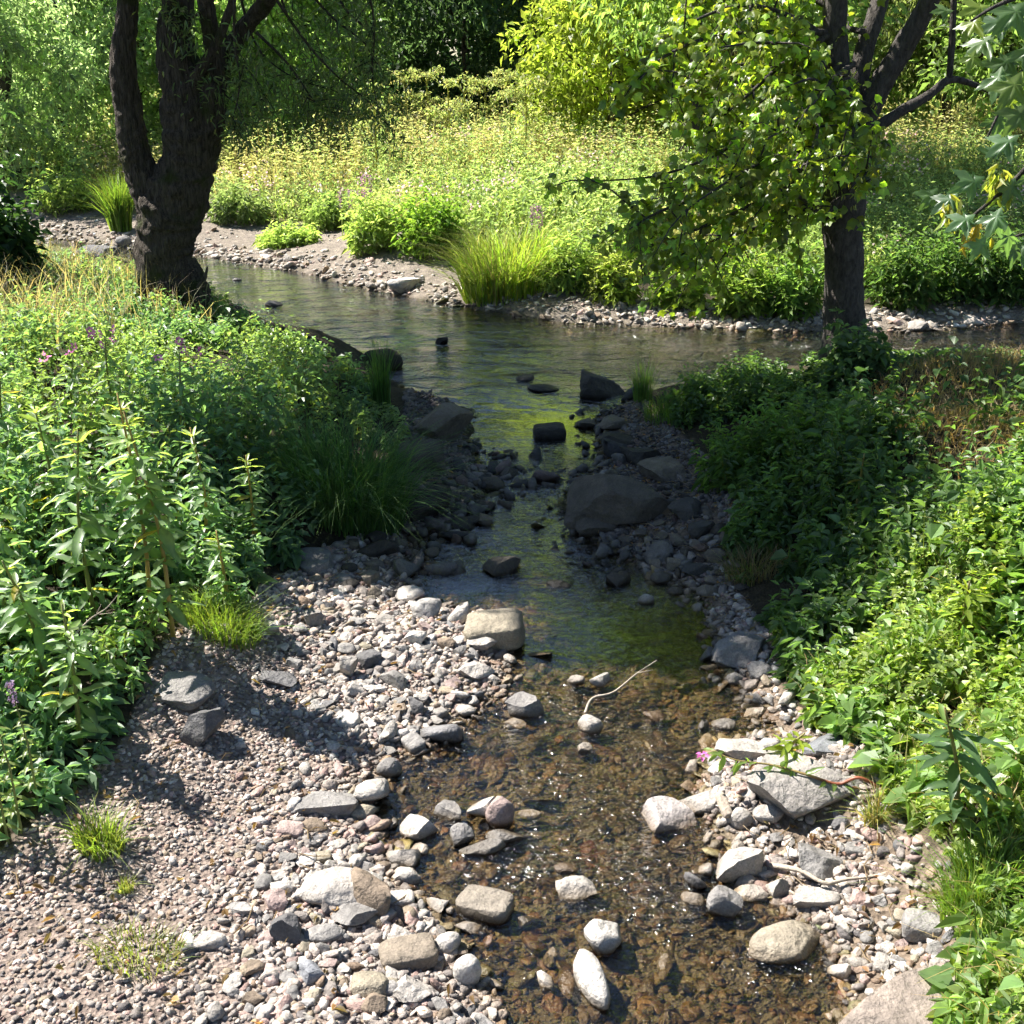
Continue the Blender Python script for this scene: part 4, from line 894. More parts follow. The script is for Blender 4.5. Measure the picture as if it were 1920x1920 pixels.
# -- trees and bushes beyond the meadow
def far_tree(name, label, px, y, h, rx, pal, n=9000, size=.2, low=.25, trunk_r=.16, clumps=34, group=None, aspect=.5, droop=.35, cat='tree', ry=None, x=None):
    gx0 = at_y(px, 300, y)[0] if x is None else x; z = float(tz(gx0, y)[0]); root = empty(name, (gx0, y, z)); tag(root, label, cat, group)
    mb = MB(); limb(mb, [(0, 0, -.3), (rng.uniform(-.2, .2), 0, h * .3), (rng.uniform(-.4, .4), rng.uniform(-.2, .2), h * .62), (rng.uniform(-.6, .6), 0, h * .85)], [trunk_r * 1.3, trunk_r, trunk_r * .6, .03], 8, .15, 3)
    lm = mb; mb = MB(); ry = ry or rx; blobs = []
    for k in range(11):
        t = (k + .5) / 11; zz = h * (low + (1 - low) * t); pr = math.sin(math.pi * (.16 + .78 * t)) ** .7; a = k * 2.4 + rng.uniform(0, 1)
        br = rng.uniform(.34, .5); blobs.append(((math.cos(a) * rx * pr * .62, math.sin(a) * ry * pr * .62, zz), (rx * br * 1.1, ry * br * 1.1, h * (1 - low) * .15 + .25), 1))
    for b in blobs[::2]: limb(lm, [(0, 0, max(b[0][2] * .55, .2)), (b[0][0] * .5, b[0][1] * .5, b[0][2] * .8), b[0]], [trunk_r * .5, trunk_r * .3, .02], 5, .1, 2)
    lm.build('trunk', M_BARK, root, True)
    crown_cloud(mb, blobs, int(n * 1.35), size * 1.25, pal, clumps=clumps, sig=.27, aspect=aspect, droop=droop)
    tag(mb.build('crown', M_FAR, root), kind='stuff')
    return root
def copy_tree(src, name, label, x, y, rz, s, col, group=None):
    z = float(tz(x, y)[0]); r = empty(name, (x, y, z), rz); r.scale = s; tag(r, label, src['category'], group)
    for ch in src.children:
        c = ch.copy(); COL.objects.link(c); c.parent = r; c.color = (*col, 1) if ch.name.startswith('crown') else ch.color
    return r
SILV = [(.20, .27, .16), (.24, .31, .19), (.27, .33, .21)]; DKG = [(.055, .10, .055), (.07, .12, .065), (.045, .08, .05)]; YLG = [(.21, .25, .045), (.24, .28, .055), (.17, .22, .045)]; MIDG = [(.15, .22, .07), (.18, .25, .085), (.12, .18, .055)]
far_tree('willow_bush', 'pale silvery green willow bush at the top left corner', 15, 33, 5.4, 2.6, SILV, 9000, .17, .04, cat='bush', aspect=.36)
far_tree('willow_bush', 'taller silvery willow bush left of the willow trunk', 130, 38, 7.2, 3.0, SILV, 9000, .19, .04, cat='bush', aspect=.36)
far_tree('tree', 'grey green leafy tree glimpsed between the willow trunks', 285, 40, 7.5, 3.0, SILV, 8000, .19, .06, aspect=.4)
far_tree('tree', 'mid green bushy tree just right of the willow trunk', 450, 39, 7.0, 3.0, [(.20, .28, .11), (.23, .31, .13), (.16, .23, .09)], 9000, .19, .06)
far_tree('tree', 'rounded green tree between the willow and the dark trees', 580, 42, 7.6, 2.8, [(.16, .23, .09), (.19, .26, .10), (.13, .19, .08)], 8000, .19, .06)
t_dark = far_tree('tree', 'dark blue green shaded tree left of centre in background', 700, 50, 13, 4.6, DKG, 11000, .26, .06)
far_tree('tree', 'dark tree with silvery glints behind meadow centre', 880, 45, 12, 4.0, [(.05, .085, .04), (.07, .11, .06), (.04, .07, .03)], 11000, .22, .08)
t_yel = far_tree('tree', 'bright yellow green sunlit tree right of meadow centre', 1140, 36, 7.4, 3.2, YLG, 11000, .19, .03)
far_tree('tree', 'yellow green tree behind the sycamore leaves', 1330, 39, 8, 3.2, YLG, 9000, .2, .05)
far_tree('tree', 'unseen slender tree added behind the sycamore leaves to shade the far bank', 1375, 25.6, 9.5, 3.4, MIDG, 11000, .15, .40)  # put in to cast shade on the far bank, screened by leaves
far_tree('tree', 'second added shade tree, yellow green, in the meadow behind the sycamore branch', 1290, 30.5, 10, 3.4, YLG, 9000, .16, .40)  # more shading mass for the far bank, added behind the first
far_tree('tree', 'olive green tree behind the sycamore trunk', 1560, 42, 10, 3.8, MIDG, 9000, .22, .06)
far_tree('willow_bush', 'greyish willow with bare twigs right of the sycamore trunk', 1760, 37, 9.5, 3.6, [(.11, .14, .06), (.13, .155, .07), (.10, .12, .04)], 9500, .2, .27, cat='tree', aspect=.3, droop=.8)
far_tree('tree', 'green tree at the far right edge', 1960, 33, 9.5, 3.4, MIDG, 9000, .2, .22)
BK = [(-34, 60), (-25, 64), (-16, 60), (-7, 66), (1, 61), (9, 66), (17, 58), (25, 62), (34, 56), (27, 44)]
LB = ['distant tree at the far left of the wood', 'distant tree behind the silvery bush', 'distant tree behind the grey green tree', 'distant tree behind the dark blue green tree', 'distant tree behind the meadow centre', 'distant tree behind the yellow green tree', 'distant tree behind the sycamore', 'distant tree behind the twiggy willow', 'distant tree at the far right of the wood', 'tree beyond right frame edge behind meadow']
for i, (x, y) in enumerate(BK):
    copy_tree(t_dark if i % 2 else t_yel, 'tree', LB[i], x, y, i * 1.3, (1.5, 1.5, 1.35 + .15 * (i % 3)) if i % 2 else (1.6, 1.6, 2.0), (.75, .8, .9) if i % 2 == 0 else (1.3, 1.3, 1.1), 'distant trees of the wood')

# ------------------------------------------------------------------ undergrowth and meadow
def stems(mb, xy, h, ll, lw, pal, per=14, fine=True, lean=.18, low=.15, droop=.25, stemc=(.10, .12, .03), sw=.008, z0=None):
    n = len(xy)
    if n == 0: return
    z = tz(xy[:, 0], xy[:, 1]) if z0 is None else z0
    h = np.broadcast_to(np.asarray(h, float), (n,)) * rng.lognormal(0, .18, n)
    base = np.stack([xy[:, 0], xy[:, 1], z - .02], 1); th = rng.uniform(0, 6.283, n); ln = np.stack([np.cos(th), np.sin(th), 0 * th], 1)
    mb.blades(base, ln, h, sw, jit(stemc, n, .2), bend=lean * 1.2, segs=2)
    i = np.repeat(np.arange(n), per); m = len(i); t = low + (1 - low) * np.tile((np.arange(per) + .5) / per, n) + rng.normal(0, .03, m); t = np.clip(t, .05, 1)
    P = base[i] + np.stack([0 * t, 0 * t, h[i] * (t - lean * .5 * t ** 3)], 1) + ln[i] * (h[i] * lean * 1.2 * t * t)[:, None]
    a = rng.uniform(0, 6.283, n)[i] + np.tile(np.arange(per) * 1.57 + (np.arange(per) % 2) * 3.14, n) + rng.normal(0, .35, m)
    up = rng.normal(-droop, .35, m) + .75 * (t > .88)
    A = np.stack([np.cos(a), np.sin(a), up], 1); N = np.stack([rng.normal(0, .3, m), rng.normal(0, .3, m), np.ones(m)], 1)
    sz = rng.lognormal(0, .25, m) * (1.1 - .55 * t ** 3)
    pal = np.array(pal); c = pal[rng.integers(0, len(pal), n)][i] * rng.lognormal(0, .2, (m, 1)); c = c * (1 + .45 * t ** 4)[:, None] * np.where(t > .85, 1.0, 1.0)[:, None]
    mb.leaves(P, A, N, ll * sz, lw * sz, np.clip(c, .004, .5), fine)
def sample_px(poly, n, z, keepout=True):
    P = poly_px(poly, z); xy = sample_poly([P], n); return xy
def not_gravel(xy, pad=0):
    g = inside(GR_LEFT, xy[:, 0], xy[:, 1]) | inside(GR_RIGHT, xy[:, 0], xy[:, 1]) | inside(GR_FAR, xy[:, 0], xy[:, 1])
    return ~g & (water_sd(xy[:, 0], xy[:, 1]) > pad)
NET = [(.105, .18, .08), (.125, .20, .09), (.09, .155, .075), (.17, .225, .06), (.095, .15, .07)]
LEFTP = [(-260, 1700), (60, 1640), (130, 1540), (250, 1380), (330, 1240), (470, 1160), (520, 1060), (600, 1000), (740, 940), (760, 780), (700, 700), (600, 650), (480, 610), (400, 575), (320, 548), (100, 520), (-300, 500)]
xy = sample_px(LEFTP, 6200, .5); xy = xy[not_gravel(xy, .1)]
sd = np.minimum(water_sd(xy[:, 0], xy[:, 1]), dist_poly(GR_LEFT, xy[:, 0], xy[:, 1])); h = .28 + .5 * sstep(.1, 1.2, sd) + 1.3 * fbm(xy[:, 0] * 1.2, xy[:, 1] * 1.2, 91); h = np.maximum(h, .14); kp = fbm(xy[:, 0] * 2.1, xy[:, 1] * 2.1, 92) > np.where(xy[:, 1] < 8.5, -.2, -.09); xy, h = xy[kp], h[kp]
# lower growth just in front of the willow so that its foot shows
h = np.where(xy[:, 1] > 12.5, h * .6, h); h = np.where(xy[:, 1] > 14.5, h * .6, h)
mb = MB(); nearm = xy[:, 1] < 9.5
dr = fbm(xy[:, 0] * .9 + 5, xy[:, 1] * .9, 93)
for lo, hi, sl, pal in ((-9, -.06, 1.25, [(.085, .15, .075), (.10, .17, .09)]), (-.06, .05, 1.0, NET), (.05, 9, .85, [(.15, .21, .075), (.14, .20, .08), (.12, .18, .07)])):
    s = (dr >= lo) & (dr < hi); a = s & nearm; b = s & ~nearm
    stems(mb, xy[a], h[a], .085 * sl, .042 * sl, pal, 15); stems(mb, xy[b], h[b], .095 * sl, .05 * sl, pal, 11, False)
lu = mb.build('nettle_undergrowth', M_LEAF); tag(lu, 'dense green nettles and weeds covering the left bank', 'undergrowth', kind='stuff')
mb = MB(); g = sample_px([(-200, 760), (60, 700), (240, 640), (400, 600), (380, 560), (250, 530), (60, 490), (-250, 480)], 1900, .8); g = g[not_gravel(g, .15)]; n = len(g)
th = rng.uniform(0, 6.28, n); mb.blades(np.stack([g[:, 0], g[:, 1], tz(g[:, 0], g[:, 1])], 1), np.stack([np.cos(th), np.sin(th), 0 * th], 1), rng.uniform(.5, .95, n), .012, jit((.28, .245, .16), n, .3), rng.uniform(.2, .8, n), 3)
hd = np.repeat(np.stack([g[:, 0], g[:, 1], tz(g[:, 0], g[:, 1])], 1)[:260], 8, 0)
tag(mb.build('dry_grass', M_GRASS), 'straw coloured dry grass among weeds below the willow', 'grass', kind='stuff')
# right bank
RSH = [(1180, 725), (1300, 700), (1420, 665), (1560, 640), (1920, 640), (2150, 640), (2200, 1100), (1850, 1150), (1600, 1200), (1460, 1190), (1370, 1090), (1370, 1000), (1330, 890), (1280, 840)]
xy = sample_px(RSH, 5200, .7); xy = xy[not_gravel(xy, .05)]
px_dry = inside(poly_px([(1610, 690), (2100, 630), (2200, 920), (1860, 900), (1640, 790)], 1.1), xy[:, 0], xy[:, 1])
xy = xy[~px_dry | (rng.random(len(xy)) < .07)]
sd = np.minimum(water_sd(xy[:, 0], xy[:, 1]), dist_poly(GR_RIGHT, xy[:, 0], xy[:, 1])); h = .2 + .35 * sstep(.05, .9, sd) + .25 * fbm(xy[:, 0] * 1.3, xy[:, 1] * 1.3, 95)
h = np.maximum(h + .35 * fbm(xy[:, 0] * 1.6, xy[:, 1] * 1.6, 195), .08); kp = fbm(xy[:, 0] * 1.9, xy[:, 1] * 1.9, 196) > -.085; xy, h = xy[kp], h[kp]
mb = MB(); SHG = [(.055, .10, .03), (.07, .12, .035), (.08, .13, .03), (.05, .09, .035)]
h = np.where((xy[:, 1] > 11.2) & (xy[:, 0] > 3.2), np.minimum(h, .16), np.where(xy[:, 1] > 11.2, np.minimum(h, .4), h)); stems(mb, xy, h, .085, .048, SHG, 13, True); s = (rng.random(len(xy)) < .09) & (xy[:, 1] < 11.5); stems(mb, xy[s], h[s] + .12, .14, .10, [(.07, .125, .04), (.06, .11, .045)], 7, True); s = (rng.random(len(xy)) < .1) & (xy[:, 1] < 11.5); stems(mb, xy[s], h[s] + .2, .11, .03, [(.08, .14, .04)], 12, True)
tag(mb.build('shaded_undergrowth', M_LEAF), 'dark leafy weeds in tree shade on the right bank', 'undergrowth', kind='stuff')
RSUN = [(1480, 1200), (1620, 1180), (1760, 1100), (1900, 960), (2100, 930), (2200, 1300), (2150, 2100), (1800, 2100), (1800, 1800), (1740, 1660), (1660, 1530), (1600, 1420), (1540, 1300)]
xy = sample_px(RSUN, 3300, .6); xy = xy[not_gravel(xy, .05) & (xy[:, 1] > 2.9)]
h = .18 + .22 * sstep(.1, .7, dist_poly(GR_RIGHT, xy[:, 0], xy[:, 1])) + .5 * fbm(xy[:, 0] * 1.7, xy[:, 1] * 1.7, 97); h = np.maximum(h, .1); kp = fbm(xy[:, 0] * 2.4, xy[:, 1] * 2.4, 197) > -.1; xy, h = xy[kp], h[kp]
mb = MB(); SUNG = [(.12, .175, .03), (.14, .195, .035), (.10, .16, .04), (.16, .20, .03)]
dr = fbm(xy[:, 0] * 1.5 + 2, xy[:, 1] * 1.5, 98)
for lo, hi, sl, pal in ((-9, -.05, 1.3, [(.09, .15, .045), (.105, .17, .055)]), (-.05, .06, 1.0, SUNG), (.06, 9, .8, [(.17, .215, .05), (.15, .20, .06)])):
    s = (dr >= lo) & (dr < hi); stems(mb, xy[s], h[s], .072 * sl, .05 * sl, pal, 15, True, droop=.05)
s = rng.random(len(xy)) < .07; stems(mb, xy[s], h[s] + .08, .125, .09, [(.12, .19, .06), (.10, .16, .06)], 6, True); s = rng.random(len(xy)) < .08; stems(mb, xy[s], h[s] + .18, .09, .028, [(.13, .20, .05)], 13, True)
g = sample_px(RSUN, 1700, .6); g = g[not_gravel(g, -.1) & (g[:, 1] > 2.9)]; n = len(g); th = rng.uniform(0, 6.28, n)
mb.blades(np.stack([g[:, 0], g[:, 1], tz(g[:, 0], g[:, 1])], 1), np.stack([np.cos(th), np.sin(th), 0 * th], 1), rng.uniform(.2, .5, n), .008, jit((.30, .23, .11), n, .3), rng.uniform(.5, 1.2, n), 3)
tag(mb.build('sunlit_ground_cover', M_LEAF), 'bright green small leaved ground cover on the sunny right bank', 'ground cover', kind='stuff')
mb = MB(); g = sample_px([(1600, 690), (2100, 630), (2200, 920), (1860, 900), (1640, 800)], 6000, 1.1); g = g[not_gravel(g, .1)]; n = len(g); th = rng.uniform(0, 6.28, n)
mb.blades(np.stack([g[:, 0], g[:, 1], tz(g[:, 0], g[:, 1])], 1), np.stack([np.cos(th), np.sin(th), 0 * th], 1), rng.uniform(.12, .35, n), .012, jit((.22, .17, .085), n, .3), rng.uniform(.5, 1.2, n), 2)
tag(mb.build('parched_grass', M_GRASS), 'parched brown grass right of the sycamore foot', 'grass', kind='stuff')

# meadow beyond the river: tall weeds, thinning with distance
def meadow_xy(n):
    y = 20 + 34 * rng.random(n) ** 1.35; x = rng.uniform(-1, 1, n) * (y * .58 + 2); xy = np.stack([x, y], 1)
    k = not_gravel(xy, .1) & ((xy[:, 1] > 26) | (xy[:, 0] > -7)) & (water_sd(x, y) > .2)
    far_side = y > np.interp(x, [-20, -12, -6, 0, 3, 12, 20], [36, 32, 26.5, 22.0, 20.2, 19.2, 19.2]); return xy[k & far_side]
xy = meadow_xy(34000); yn = xy[:, 1]
zone = fbm(xy[:, 0] * .28, xy[:, 1] * .28, 55, 3) + .012 * (yn - 30)
mb = MB(); bright = [(.12, .17, .07), (.19, .245, .09), (.22, .265, .105), (.165, .22, .09), (.22, .25, .13)]; dry = [(.31, .275, .165), (.28, .26, .15), (.26, .255, .14), (.22, .24, .10)]; grn = [(.10, .145, .07), (.16, .22, .085), (.18, .24, .10), (.21, .25, .12)]
hh = .55 + .7 * vnoise(xy[:, 0] * .6, xy[:, 1] * .6, 60) + .55 * vnoise(xy[:, 0] * 1.7, xy[:, 1] * 1.7, 61) ** 2 + .25 * sstep(.0, .12, zone); edge = sstep(0, 2.5, dist_poly(GR_FAR, xy[:, 0], xy[:, 1])); hh = hh * (.55 + .45 * edge)
zone = zone + .10 * (vnoise(xy[:, 0] * 1.3, xy[:, 1] * 1.3, 63) - .5); a = zone < -.02; b = (zone >= -.02) & (zone < .12); d = zone >= .12
stems(mb, xy[a], hh[a], .14, .06, bright, 8, False, sw=.014); stems(mb, xy[b], hh[b], .135, .05, grn, 8, False, sw=.014); stems(mb, xy[d], hh[d] * 1.05, .13, .036, dry, 8, False, lean=.1, sw=.014, droop=-.3, stemc=(.2, .17, .07))
n = 18000; g = meadow_xy(int(n * 1.3)); n = len(g); th = rng.uniform(0, 6.28, n); z2 = fbm(g[:, 0] * .28, g[:, 1] * .28, 55, 3) + .012 * (g[:, 1] - 30); t = sstep(-.05, .15, z2)
mb.blades(np.stack([g[:, 0], g[:, 1], tz(g[:, 0], g[:, 1])], 1), np.stack([np.cos(th), np.sin(th), 0 * th], 1), rng.uniform(.5, 1.1, n), .022, mixc(jit((.21, .27, .07), n, .25), jit((.31, .275, .165), n, .25), t), rng.uniform(.2, .7, n), 2)
tag(mb.build('meadow', M_FAR), 'tall sunlit meadow of grass and weeds beyond the river', 'meadow', kind='stuff')
# pale pink blossoms scattered in the meadow
mb = MB(); n = 5200; q = meadow_xy(9000); bl = fbm(q[:, 0] * .45 + 3, q[:, 1] * .45, 71, 2) > .06; q = q[bl & (q[:, 1] < 36)][:2600]; n = len(q) * 3; Q = np.repeat(np.stack([q[:, 0], q[:, 1], tz(q[:, 0], q[:, 1]) + rng.uniform(.7, 1.0, len(q))], 1), 3, 0) + rng.normal(0, .06, (n, 3))
mb.leaves(Q, rng.normal(0, 1, (n, 3)), rng.normal(0, .5, (n, 3)) + np.array([0, 0, 1]), .065, .06, jit((.55, .42, .40), n, .15), False)
tag(mb.build('meadow_blossom', M_PETAL), 'pale pink blossom scattered through the meadow', 'blossom', kind='stuff')

# ------------------------------------------------------------------ clumps one can pick out
def clump(name, label, px, py, w, h, pal, kind='leafy', n=60, cat='plant', ll=.12, lw=.05, group=None, hm=None, spread=.55, mat=None, bend=(.3, .9)):
    g = on_ground(px, py); sc = scale_at(g); W = w * sc; H = (hm or h * sc)
    root = empty(name, g); tag(root, label, cat, group); mb = MB()
    ang = rng.uniform(0, 6.28, n); rr = np.sqrt(rng.random(n)) * W * .5 * spread; ox, oy = np.cos(ang) * rr, np.sin(ang) * rr * .8
    z0 = tz(g[0] + ox, g[1] + oy) - g[2]
    if kind == 'grass':
        mb.blades(np.stack([ox, oy, z0], 1), np.stack([np.cos(ang), np.sin(ang), 0 * ang], 1) * rng.uniform(.2, 1, (n, 1)) + rng.normal(0, .42, (n, 3)) * np.array([1, 1, 0]), H * rng.uniform(.55, 1.15, n), lw, np.concatenate([jit(pal[i % len(pal)], len(ang[i::len(pal)]), .22) for i in range(len(pal))])[:n], rng.uniform(*bend, n), 4 if py > 600 else 3)
        mb.build('blades', mat or M_GRASS, root)
    else:
        for k in range(0, 1):
            stems(mb, np.stack([ox, oy], 1), H * (1 - .45 * (rr / (W * .5 * spread + 1e-6)) ** 2), ll, lw, pal, 14, py > 600, lean=.22, z0=z0)
        mb.build('foliage', mat or M_LEAF, root)
    for ch in root.children: tag(ch, kind='stuff')
    return root
GB = [(.055, .12, .03), (.07, .14, .035), (.05, .10, .03)]
clump('grass_clump', 'big tall dark green grass clump left of the throat', 655, 960, 240, 300, GB, 'grass', 1700, 'grass', lw=.012, hm=1.1, spread=.85, bend=(.35, 1.35))
clump('grass_clump', 'tall upright sedge blades beside the dark river mound', 715, 760, 60, 110, GB, 'grass', 160, 'grass', lw=.012, hm=.85, bend=(.05, .35))
clump('grass_clump', 'upright grass tuft on the right shore by the wedge boulder', 1205, 752, 60, 80, [(.08, .15, .035), (.10, .17, .04)], 'grass', 130, 'grass', lw=.011, hm=.62, bend=(.08, .4))
clump('grass_clump', 'low green grass along right shore beside the upright tuft', 1270, 775, 130, 40, [(.08, .15, .03), (.10, .17, .04)], 'grass', 500, 'grass', lw=.01, hm=.3, spread=.95)
clump('grass_clump', 'sunny grass tuft at the foot of the balsam by the bar', 420, 1180, 150, 130, [(.13, .19, .035), (.11, .17, .03)], 'grass', 650, 'grass', lw=.007, hm=.34, spread=.9, bend=(.5, 1.1))
clump('grass_clump', 'bright grass tuft on fine gravel at left', 190, 1590, 110, 110, [(.17, .22, .045), (.13, .19, .04)], 'grass', 260, 'grass', lw=.008, hm=.26, spread=.8, bend=(.4, 1.1))
clump('grass_clump', 'thin pale grass patch low on the gravel', 260, 1790, 160, 70, [(.19, .21, .07), (.16, .20, .06)], 'grass', 240, 'grass', lw=.006, hm=.13, spread=1.0, bend=(.6, 1.2))
clump('grass_clump', 'sparse grass sprig above the thin pale patch', 235, 1670, 50, 40, [(.19, .22, .07)], 'grass', 70, 'grass', lw=.006, hm=.12, bend=(.5, 1.1))
clump('grass_clump', 'grass drooping over the squared block at right', 1830, 1690, 130, 120, [(.12, .19, .03), (.10, .17, .03)], 'grass', 420, 'grass', lw=.008, hm=.42, spread=.9, bend=(.5, 1.1))
clump('grass_clump', 'grass blades under the big banded grey stone', 1640, 1545, 70, 60, [(.13, .17, .05), (.22, .19, .08)], 'grass', 150, 'grass', lw=.008, hm=.3, bend=(.5, 1.2))
clump('grass_clump', 'dry straw tuft at the foot of the shaded right bank', 1415, 1075, 110, 60, [(.20, .16, .09), (.16, .14, .07), (.10, .13, .04)], 'grass', 420, 'grass', lw=.008, hm=.3, spread=1.0, bend=(.6, 1.3))
clump('weed_clump', 'low leafy weed overhanging the shaded right shore stones', 1425, 1010, 130, 90, [(.06, .11, .035), (.075, .125, .035)], 'leafy', 60, 'plant', ll=.10, lw=.055, hm=.4, spread=.95)
clump('reed_clump', 'green reed clump on far shore left of the willow foot', 228, 432, 70, 130, [(.10, .17, .03), (.13, .2, .04)], 'grass', 500, 'reeds', lw=.03, hm=1.55, bend=(.15, .6))
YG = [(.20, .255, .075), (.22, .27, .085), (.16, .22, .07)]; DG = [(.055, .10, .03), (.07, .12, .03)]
for px, py, w, h, pal, kind, n, lab in [
    (540, 460, 130, 40, YG, 'leafy', 130, 'low yellow green weed patch on the sand bar'), (445, 415, 130, 80, [(.12, .16, .07), (.14, .18, .08)], 'leafy', 90, 'rounded weed clump on far bank right of the willow'),
    (700, 468, 120, 120, YG, 'leafy', 90, 'yellow green weed clump at the sand bar end'), (805, 478, 130, 140, [(.10, .17, .03), (.13, .2, .03)], 'leafy', 110, 'tall green weed clump with dark base on far shore'),
    (950, 545, 150, 150, [(.18, .25, .03), (.16, .22, .03), (.2, .24, .04), (.26, .25, .10)], 'grass', 1500, 'bright arching grass tussock on far shore'), (1065, 545, 110, 130, YG, 'leafy', 80, 'weed clump right of the bright grass tussock'),
    (1150, 562, 100, 100, [(.16, .21, .04), (.18, .2, .06)], 'leafy', 70, 'small weed clump low on far shore right of centre'), (1270, 575, 110, 110, [(.14, .2, .04)], 'leafy', 80, 'weed clump under the low sycamore leaves'),
    (1390, 585, 120, 130, [(.12, .18, .04), (.14, .19, .04)], 'leafy', 90, 'weed clump on far shore left of sycamore trunk'), (1490, 588, 110, 130, [(.10, .16, .04)], 'leafy', 80, 'weed clump on far shore just left of sycamore trunk'),
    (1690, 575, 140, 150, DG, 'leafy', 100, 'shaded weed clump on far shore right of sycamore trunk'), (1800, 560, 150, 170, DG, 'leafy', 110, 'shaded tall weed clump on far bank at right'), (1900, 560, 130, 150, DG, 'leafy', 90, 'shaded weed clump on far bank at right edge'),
    (620, 430, 100, 80, [(.13, .18, .06)], 'leafy', 70, 'weed clump on the bank above the sand bar'), (120, 395, 120, 90, YG, 'leafy', 80, 'bright weed clump on the far left bank')]:
    clump('weed_clump' if kind == 'leafy' else 'grass_clump', lab, px, py, w, h, pal, kind, n, 'plant' if kind == 'leafy' else 'grass', ll=.17, lw=.06 if kind == 'leafy' else .024, spread=.85 if kind == 'leafy' else 1.1, mat=M_FAR, bend=(.3, 1.3))
clump('bush', 'dark broad leaved bush at left edge above the weeds', 0, 540, 170, 240, [(.022, .05, .02), (.03, .06, .022)], 'leafy', 130, 'bush', ll=.2, lw=.12, hm=2.0, spread=.9)
clump('bush', 'leafy bush on the right shore behind shaded weeds', 1420, 900, 230, 200, [(.075, .14, .03), (.06, .11, .03), (.09, .15, .03)], 'leafy', 150, 'bush', ll=.10, lw=.035, hm=.95, spread=.9)
clump('sapling', 'young leafy shoots hiding the sycamore foot', 1590, 720, 150, 100, [(.075, .12, .05), (.06, .10, .04)], 'leafy', 50, 'plant', ll=.14, lw=.09, hm=.7, spread=.9)
for px, py, hm, lab in [(690, 440, 1.3, 'purple loosestrife spire on the far bank'), (655, 450, 1.1, 'faint purple spire left of the loosestrife'), (1005, 500, 1.2, 'purple spire behind the bright grass tussock')]:
    g = on_ground(px, py); rt = empty('loosestrife', g); tag(rt, lab, 'flower'); mb = MB(); n = 5; ox = rng.normal(0, .12, n); oy = rng.normal(0, .12, n)
    mb.blades(np.stack([ox, oy, 0 * ox], 1), np.zeros((n, 3)), hm, .02, jit((.10, .15, .05), n), .1, 2); mb.build('stems', M_FAR, rt)
    m = n * 26; i = np.repeat(np.arange(n), 26); Q = np.stack([ox[i], oy[i], hm * rng.uniform(.62, .98, m)], 1) + rng.normal(0, .02, (m, 3)); mb = MB(); mb.leaves(Q, rng.normal(0, 1, (m, 3)), rng.normal(0, 1, (m, 3)), .05, .035, jit((.26, .15, .22), m, .2), False); tag(mb.build('blossom', M_PETAL, rt), kind='stuff')
UMB = [(800, 185), (870, 190), (955, 190), (985, 200), (1020, 205), (760, 195), (910, 200), (840, 200), (700, 205), (1060, 200)]
for i, (px, py) in enumerate(UMB):
    y = 34 + rng.uniform(-3, 4); p = at_y(px, py, y); z = float(tz(p[0], y)[0]); H = max(at_y(px, py - 45, y)[2] - z, 1.2); rt = empty('hogweed', (p[0], y, z))
    tag(rt, ['leftmost but two', 'third', 'tallest centre', 'paired right', 'right hand', 'second', 'low central', 'slim', 'leftmost', 'rightmost'][i] + ' yellowing umbel plant at the meadow top against dark trees', 'plant', 'umbel plants at the meadow top')
    mb = MB(); mb.tube([(0, 0, 0), (.03, 0, H * .5), (0, .02, H)], [.03, .025, .015], 5, (.2, .2, .07)); um = []
    for k in range(6):
        t = rng.uniform(.45, .95); a = k * 1.9; e = np.array([math.cos(a) * .4, math.sin(a) * .4, H * t + .35]); mb.tube([(0, 0, H * t), e * np.array([.5, .5, 1]) - np.array([0, 0, .12]), e], [.014, .01, .007], 4, (.2, .2, .07)); um.append(e)
    um.append(np.array([0, 0, H])); mb.build('stem', M_FAR, rt); mb = MB(); m = 55 * len(um); Q = np.repeat(np.array(um), 55, 0) + rng.normal(0, 1, (m, 3)) * np.array([.13, .13, .05]); mb.leaves(Q, rng.normal(0, 1, (m, 3)), rng.normal(0, .5, (m, 3)) + np.array([0, 0, 1]), .11, .06, jit((.22, .24, .11), m, .2), False); tag(mb.build('umbels', M_FAR, rt), kind='stuff')

# ------------------------------------------------------------------ balsam plants
def lance(seed):
    r = np.random.default_rng(seed); V = []; F = []; K = 6
    for k in range(K + 1):
        t = k / K; w = (math.sin(math.pi * min(t * .92 + .06, 1)) ** .8) * .5 * (1 - .25 * t); z = -.30 * t * t + .03 * math.sin(t * 9 + seed)
        V += [(-w, t, z + .10 * w), (0, t, z - .06 * w), (w, t, z + .10 * w)]
    V = np.array(V); V[:, 0] *= .34
    for k in range(K):
        a = 3 * k; F += [[a, a + 1, a + 4, a + 3], [a + 1, a + 2, a + 5, a + 4]]
    mb = MB(); vc = np.tile(np.array([1., 1., 1.]), (len(V), 1)); vc[1::3] *= np.array([1.35, 1.25, 1.3]); vc[0::3] *= .85; V[0::3, 2] += .035 * np.sin(np.arange(K + 1) * 2.4 + seed); V[2::3, 2] += .035 * np.sin(np.arange(K + 1) * 2.1 + seed * 2); V[:, 0] += .05 * np.sin(V[:, 1] * 2.5 + seed * 2); mb.add(V, np.array(F), vc); return mb.mesh('leaf', M_BIGLEAF, True)
LANCE = [lance(s) for s in range(3)]
fm = MB()
for k in range(7):
    a = k * .9; d = np.array([math.cos(a), math.sin(a), .3 * math.sin(k * 2.3)]); fm.leaves(np.array([d * .012]), np.array([d]), np.array([[0, 0, 1.]]), .032, .03, np.array([[.62, .22, .42]]) * (1 + .25 * math.sin(k)), True)
FLOWER = fm.mesh('flower', M_PETAL)
